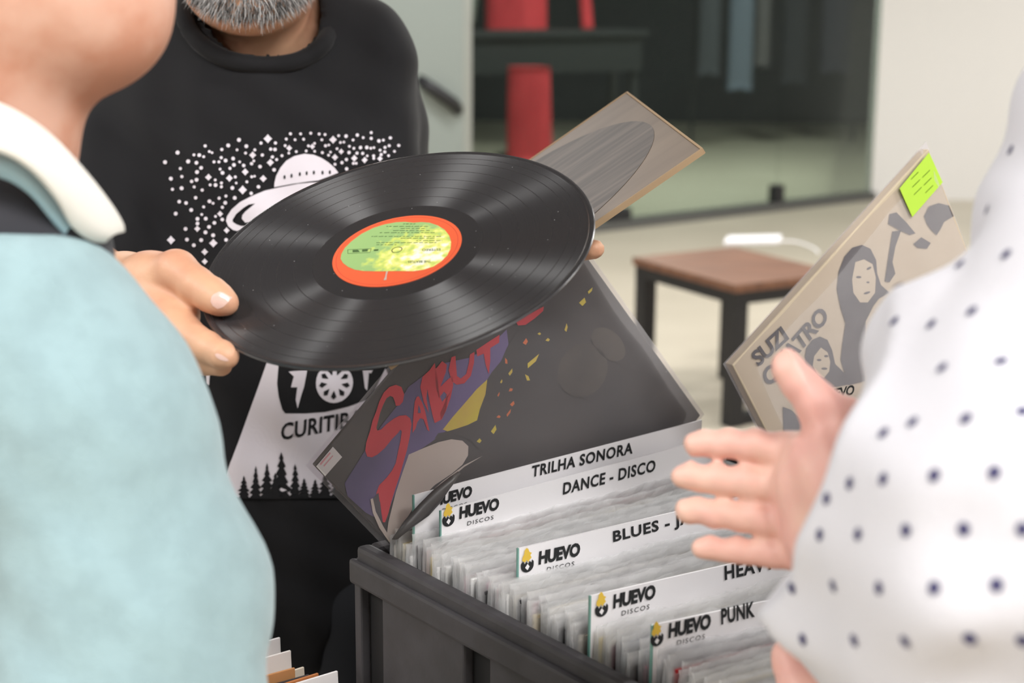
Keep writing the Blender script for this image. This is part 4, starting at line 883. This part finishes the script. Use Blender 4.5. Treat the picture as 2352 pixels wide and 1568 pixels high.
# ------------------------------------------------------------------ man in the mint sweater, left foreground
mp_ = thing('person', 'man in a mint knit sweater and white polo collar, seen from behind', 'person', (P(-250, 1300, .98).x, P(-250, 1300, .98).y, 0))
b = Body(); D0 = .92
b.ell(P(138, 8, D0), (.0605, .060, .050), .03); b.ell(P(-60, -60, D0), (.075, .062, .075), .035); b.ell(P(-60, -300, D0), (.098, .076, .105), .04); b.ell(P(190, 40, D0+.005), (.042, .040, .036), .025)
b.pchain([(-95, 60, D0, .060), (-100, 330, D0+.01, .061), (-130, 560, D0+.02, .068)], .03)
b.ell(P(285, -75, D0+.02), (.024, .03, .03), .02)
b.ell(P(-30, -260, D0-.078), (.022, .010, .034), .006)                                # ear
hd = b.build(.0032)
har = Body(); har.pchain([(290, 1640, .90, .045), (520, 1850, 1.0, .030)], .02); har.ell(P(560, 1880, 1.02), (.04, .05, .02), .02)
for k in range(4): har.pchain([(560+14*k, 1880+20*k, 1.03, .010), (620+10*k, 1900+22*k, 1.07, .008)], .006)
har.pchain([(545, 1860, 1.01, .011), (590, 1850, 1.04, .009)], .006)
link('body', bodymesh('body', [hd, har.build(.004)]), M['skinC'], mp_)
hair = Body(); hair.ell(P(-90, -360, D0), (.104, .082, .098), .03); hair.ell(P(-190, -150, D0-.01), (.055, .07, .07), .03)
link('hair', bodymesh('hair', [hair.build(.006)]), mat('hair_grey', (120, 108, 100), .8, bump=(300, .8, .004)), mp_)
u_ = Body(); u_.pchain([(-130, 700, .95, .060), (-100, 560, .94, .062), (-40, 530, .928, .056), (50, 575, .915, .042), (110, 620, .912, .030)], .03)
link('polo_shirt', bodymesh('polo_shirt', [u_.build(.005)]), M['charcoal'], mp_)
sw = Body()
sw.pchain([(-160, 705, .91, .058), (40, 805, .905, .064), (175, 970, .90, .066)], .04)
sw.pchain([(185, 1000, .90, .0690), (312, 1400, .90, .0705), (292, 1660, .89, .072)], .03)
sw.pchain([(292, 1660, .89, .070), (500, 1840, .985, .045)], .02)
sw.ell(P(-220, 1560, 1.02), (.165, .12, .24), .04); sw.ell(P(-260, 1000, .98), (.10, .09, .10), .04)
grow(sw, .0022, 55, 40, 42); grow(sw, .0012, 130, 60, 88, 1.3)
link('sweater', bodymesh('sweater', [sw.build(.005)]), M['mint'], mp_)
def strip(name, rows, m, par, th=.004, n=5):
    A_s = smoothpts([P(*r[0]) for r in rows], n); B_s = smoothpts([P(*r[1]) for r in rows], n); v = []; f = []; K = 5
    for p, q in zip(A_s, B_s):
        for k in range(K+1):
            t = k/K; o_ = p.lerp(q, t); o_ = o_-fw*(.010*math.sin(math.pi*t)); v.append(o_)
    for i in range(len(A_s)-1):
        for k in range(K): f.append((i*(K+1)+k, i*(K+1)+k+1, (i+1)*(K+1)+k+1, (i+1)*(K+1)+k))
    o_ = link(name, mesh(name, v, f), m, par, True); md = o_.modifiers.new('t', 'SOLIDIFY'); md.thickness = th; md.offset = 0
    sd = o_.modifiers.new('s', 'SUBSURF'); sd.levels = 1; sd.render_levels = 2; return o_
strip('collar', [((-260, 215, .87), (-260, 330, .85)), ((-110, 212, .862), (-110, 338, .838)), ((0, 240, .86), (0, 352, .836)), ((105, 302, .868), (72, 394, .845)), ((195, 395, .885), (128, 460, .862)), ((255, 470, .90), (162, 518, .878)), ((280, 512, .91), (205, 548, .893)), ((282, 528, .915), (240, 550, .903))], M['collar'], mp_, .006)
strip('collar_stand', [((-110, 320, .875), (-110, 395, .872)), ((0, 345, .868), (0, 405, .866)), ((80, 395, .868), (70, 442, .868)), ((135, 460, .88), (120, 500, .878)), ((168, 520, .89), (160, 548, .89))], M['bluein'], mp_, .004)
trs = Body(); bx = P(-220, 1350, 1.02)
for sx_ in (-1, 1): trs.chain([((bx.x-.03+sx_*.04, bx.y+sx_*.07, .95), .11), ((bx.x-.03+sx_*.05, bx.y+sx_*.08, .5), .08), ((bx.x-.03+sx_*.05, bx.y+sx_*.08, .09), .065)], .03)
link('trousers', bodymesh('trousers', [trs.build(.012)]), M['jeans'], mp_)
for sx_ in (-1, 1):
    sh_ = Body(); sh_.ell((bx.x+.02+sx_*.05, bx.y+sx_*.08, .045), (.13, .05, .045), .01); sh_.post.append(lambda p, d: np.maximum(d, .001-p[..., 2])); link('shoe', bodymesh('shoe', [sh_.build(.008)]), M['blackmetal'], mp_)

# ------------------------------------------------------------------ person in the white dotted shirt, right foreground
rp = thing('person', 'person in a white shirt with small dots, gesturing with an open hand', 'person', (P(2900, 1000, .80).x, P(2900, 1000, .80).y, 0))
h = Body()
# palm towards the camera, fingers pointing left
h.pchain([(1848, 1048, .940, .0150), (1880, 1085, .925, .022), (1965, 1120, .905, .026)], .010)
h.pchain([(1848, 1122, .940, .0150), (1880, 1130, .925, .022), (1970, 1140, .905, .026)], .010)
h.pchain([(1850, 1195, .940, .0140), (1890, 1190, .925, .021), (1980, 1160, .905, .026)], .010)
h.pchain([(1855, 1262, .940, .0120), (1890, 1240, .925, .020), (1980, 1180, .905, .026)], .010)
h.pchain([(1935, 985, .915, .0165), (1960, 1080, .905, .024)], .018)                    # thumb root
h.pchain([(1965, 1125, .905, .027), (2080, 1150, .875, .026), (2420, 1270, .73, .040), (2650, 700, .86, .05)], .02)
finger(h, [(1815, 1035, .945, 0.0109), (1735, 1022, .955, 0.0092), (1668, 1018, .962, 0.0083), (1608, 1018, .968, 0.0074), (1597, 1018, .969, 0.0064)], .006)
finger(h, [(1812, 1118, .945, 0.0109), (1722, 1108, .955, 0.0094), (1645, 1100, .962, 0.0085), (1580, 1093, .968, 0.0075), (1568, 1092, .969, 0.0064)], .006)
finger(h, [(1816, 1200, .945, 0.0106), (1728, 1188, .955, 0.0090), (1652, 1180, .962, 0.0081), (1588, 1172, .968, 0.0074), (1576, 1171, .969, 0.0064)], .006)
finger(h, [(1826, 1275, .945, 0.0097), (1752, 1268, .955, 0.0081), (1688, 1264, .962, 0.0074), (1624, 1258, .966, 0.0066), (1612, 1257, .967, 0.0057)], .006)
finger(h, [(1935, 985, .915, .0160), (1878, 930, .915, .0122), (1838, 880, .918, .0104), (1812, 845, .920, .0088), (1804, 830, .921, .0070)], .010)
pc_ = np.array(P(1885, 1140, .905), np.float32)
h.post.append(lambda p, d: d+.0045*np.exp(-((p-pc_)**2).sum(-1)/.018**2))          # hollow of the palm
h.post.append(lambda p, d: d+.0005*np.sin(p[..., 0]*420+p[..., 2]*130))
hl, hh_ = h.lo.copy(), h.hi.copy(); hcn = np.array(P(1800, 1090, .93)); h.lo = np.maximum(h.lo, hcn-np.array([.10, .15, .11])); h.hi = np.minimum(h.hi, hcn+np.array([.09, .12, .11]))
hand1 = h.build(.0018, .004)
fa = Body(); fa.pchain([(1990, 1130, .90, .026), (2080, 1150, .875, .028), (2420, 1270, .73, .040), (2650, 700, .86, .05)], .02)
h2 = Body()                                                                            # the other hand, low in the frame
finger(h2, [(1880, 1640, .93, .0150), (1838, 1572, .94, .0125), (1816, 1520, .948, .0108), (1806, 1500, .950, .0085)], .008)
finger(h2, [(1905, 1690, .94, .0130), (1850, 1640, .965, .0110), (1790, 1620, .985, .0085)], .006)
finger(h2, [(1930, 1730, .94, .0130), (1860, 1700, .965, .0110), (1795, 1690, .985, .0085)], .006)
finger(h2, [(1950, 1770, .94, .0125), (1885, 1755, .965, .0105), (1825, 1745, .985, .0085)], .006)
finger(h2, [(1970, 1810, .94, .0115), (1915, 1800, .96, .0095), (1865, 1795, .975, .0075)], .006)
h2.pchain([(1900, 1660, .935, .020), (1985, 1760, .91, .027), (2080, 1850, .87, .027)], .02)
h2.pchain([(2080, 1850, .87, .027), (2450, 2000, .72, .04)], .02)
hd2 = Body(); q0 = P(2900, 60, .86); hd2.ell((q0.x, q0.y, 1.72), (.078, .098, .115), .03); hd2.ell((q0.x-.03, q0.y+.07, 1.64), (.05, .045, .05), .03); hd2.chain([((q0.x, q0.y-.01, 1.66), .06), ((q0.x+.01, q0.y-.03, 1.46), .065)], .03)
hd2.ell((q0.x-.045, q0.y+.115, 1.70), (.012, .02, .02), .01)
rbody = link('body', bodymesh('body', [hand1, fa.build(.004), h2.build(.0022), hd2.build(.006)]), M['skinB'], rp)
hb2 = t_bvh(bvh(bodymesh('tmp', [hand1])))
hr2 = Body(); hr2.ell((q0.x+.01, q0.y-.02, 1.765), (.085, .10, .095), .03); link('hair', bodymesh('hair', [hr2.build(.007)]), mat('hair_dark', (50, 42, 38), .7, bump=(300, .8, .004)), rp)
# shirt: wide loose sleeve, cut flat at the cuff
sl_ = Body()
K0 = P(1862, 1056, .875); E0 = P(2450, 1265, .70)
sl_.pchain([(1800, 1035, .895, .078), (2000, 1110, .835, .081), (2450, 1265, .70, .086)], .04)
sl_.pchain([(1990, 1480, .83, .040), (2250, 1500, .74, .06)], .05)
vr_ = ray(1870, 1056).normalized()
cutv = (P(2062, 720, .875)-P(1750, 1390, .875)).normalized().cross(vr_); cutv = -cutv if cutv.x > 0 else cutv
cutn = np.array((cutv+vr_*.04).normalized(), np.float32); cp = np.array(P(1908, 1080, .765), np.float32)
vb_ = ray(1815, 1490).normalized(); lowv = (P(1880, 1575, .8)-P(1748, 1392, .8)).normalized().cross(vb_); lowv = -lowv if lowv.x > 0 else lowv
lown = np.array(lowv, np.float32); lp = np.array(P(1752, 1398, .8), np.float32)
ka = np.array(K0, np.float32); kb = np.array(E0, np.float32)
def cuff(p, d):
    d = np.maximum(d, (p-cp)@cutn)                     # open end of the sleeve
    d = np.maximum(d, (p-lp)@lown)                     # lower fold of the cuff
    ba = kb-ka; q = p-ka; t = np.clip((q@ba)/(ba@ba), -.5, .35); e = np.sqrt(((q-t[..., None]*ba)**2).sum(-1))-(.070-.05*np.clip(t, 0, 1))
    return np.maximum(d, -e)                           # hollow inside the cuff
sl_.post.append(cuff)
sv = Body()
sv.pchain([(2480, 1230, .70, .075), (2640, 900, .76, .094), (2860, 420, .86, .104)], .04)
sv.pchain([(2080, 775, .82, .018), (2215, 800, .795, .026), (2420, 900, .76, .060)], .03)
sv.ell(P(3050, 1000, .88), (.19, .13, .34), .05); sv.ell(P(3000, 520, .90), (.17, .115, .14), .05)
sv.lo = np.minimum(sv.lo, sl_.lo); sv.hi = np.maximum(sv.hi, sl_.hi); sv.pr.append((lambda p: sl_.ev(p), .03))
sv.post.append(lambda p, d: d+.0036*np.sin(p[..., 0]*40+p[..., 2]*70)*np.sin(p[..., 2]*38-p[..., 0]*58)+.0012*np.sin(p[..., 0]*120-p[..., 2]*95))
shirt_me = bodymesh('shirt', [sv.build(.0045)])
shirt = link('shirt', shirt_me, mat('white_cotton', (222, 221, 227), .85, bump=(260, .25, .001)), rp)
tsh = t_bvh(bvh(shirt_me)); dv = []; df = []
DOTS = [(2303, 318), (2322, 345), (2240, 393), (2268, 482), (2312, 585), (2205, 608), (2233, 715), (2140, 745), (2300, 830), (2165, 845), (2220, 962), (2097, 970), (2350, 945), (2030, 995), (2030, 1100), (2147, 1092), (2285, 1085), (1953, 1110), (1900, 1145), (1884, 1228), (1972, 1227), (2082, 1218), (2215, 1215), (2350, 1215), (1820, 1350), (1915, 1345), (2020, 1350), (2147, 1350), (2290, 1343), (1845, 1468), (1963, 1470), (2080, 1472), (2228, 1465), (2350, 1470), (2055, 738)]
DOTS += [(2430+140*i+70*(j % 2), 120+126*j) for i in range(7) for j in range(13)]
for x, y in DOTS:
    h_ = tsh(x, y)
    if h_ is None: continue
    n = h_[1]; ux = n.cross(Vector((0, 0, 1))).normalized(); uy = n.cross(ux); o_ = len(dv); K = 12
    for k in range(K):
        q = h_[0]+n*.0006+(ux*math.cos(2*math.pi*k/K)+uy*math.sin(2*math.pi*k/K))*.0029; nr = tsh_tree.find_nearest(q) if False else None; dv.append(q)
    df.append(tuple(range(o_, o_+K)))
from collections import defaultdict
acc = [(Vector(dv[f_[0]])+Vector(dv[f_[6]]))/2 for f_ in df]; cell = defaultdict(list); cs = .028
for q in acc: cell[tuple(int(math.floor(c/cs)) for c in q)].append(q)
polys = list(range(len(shirt_me.polygons))); random.Random(2).shuffle(polys)
for pi in polys:
    pg = shirt_me.polygons[pi]; q = pg.center.copy(); key = tuple(int(math.floor(c/cs)) for c in q)
    if any((q-z).length < .0275 for i in (-1, 0, 1) for j in (-1, 0, 1) for k in (-1, 0, 1) for z in cell.get((key[0]+i, key[1]+j, key[2]+k), ())): continue
    z_ = q-CAM; d_ = z_.dot(fw); x_ = 1176+F*z_.dot(rt)/d_; y_ = 784-F*z_.dot(up)/d_; n = pg.normal.copy()
    if n.dot(z_) < .1*z_.length and x_ < 2400 and y_ < 1600: continue          # already placed from the photograph
    if y_ > 500 and x_ < 2200 and (q-Vector(ka)).length < .11: continue
    cell[key].append(q); ux = n.cross(Vector((0, 0, 1))).normalized(); uy = n.cross(ux); o_ = len(dv)
    for k in range(8): dv.append(q+n*.0008+(ux*math.cos(math.pi*k/4)+uy*math.sin(math.pi*k/4))*.0029)
    df.append(tuple(range(o_, o_+8)))
link('dot_print', mesh('dot_print', dv, df), mat('dot_ink', (72, 70, 108), .8), shirt)['kind'] = 'stuff'
trs = Body(); bx = P(2950, 1300, .86)
for sx_ in (-1, 1): trs.chain([((bx.x+sx_*.085, bx.y, .95), .11), ((bx.x+sx_*.10, bx.y, .5), .08), ((bx.x+sx_*.10, bx.y, .09), .065)], .03)
link('trousers', bodymesh('trousers', [trs.build(.012)]), M['jeans'], rp)
for sx_ in (-1, 1):
    sh_ = Body(); sh_.ell((bx.x+sx_*.10, bx.y+.06, .045), (.05, .13, .045), .01); sh_.post.append(lambda p, d: np.maximum(d, .001-p[..., 2])); link('shoe', bodymesh('shoe', [sh_.build(.008)]), M['blackmetal'], rp)
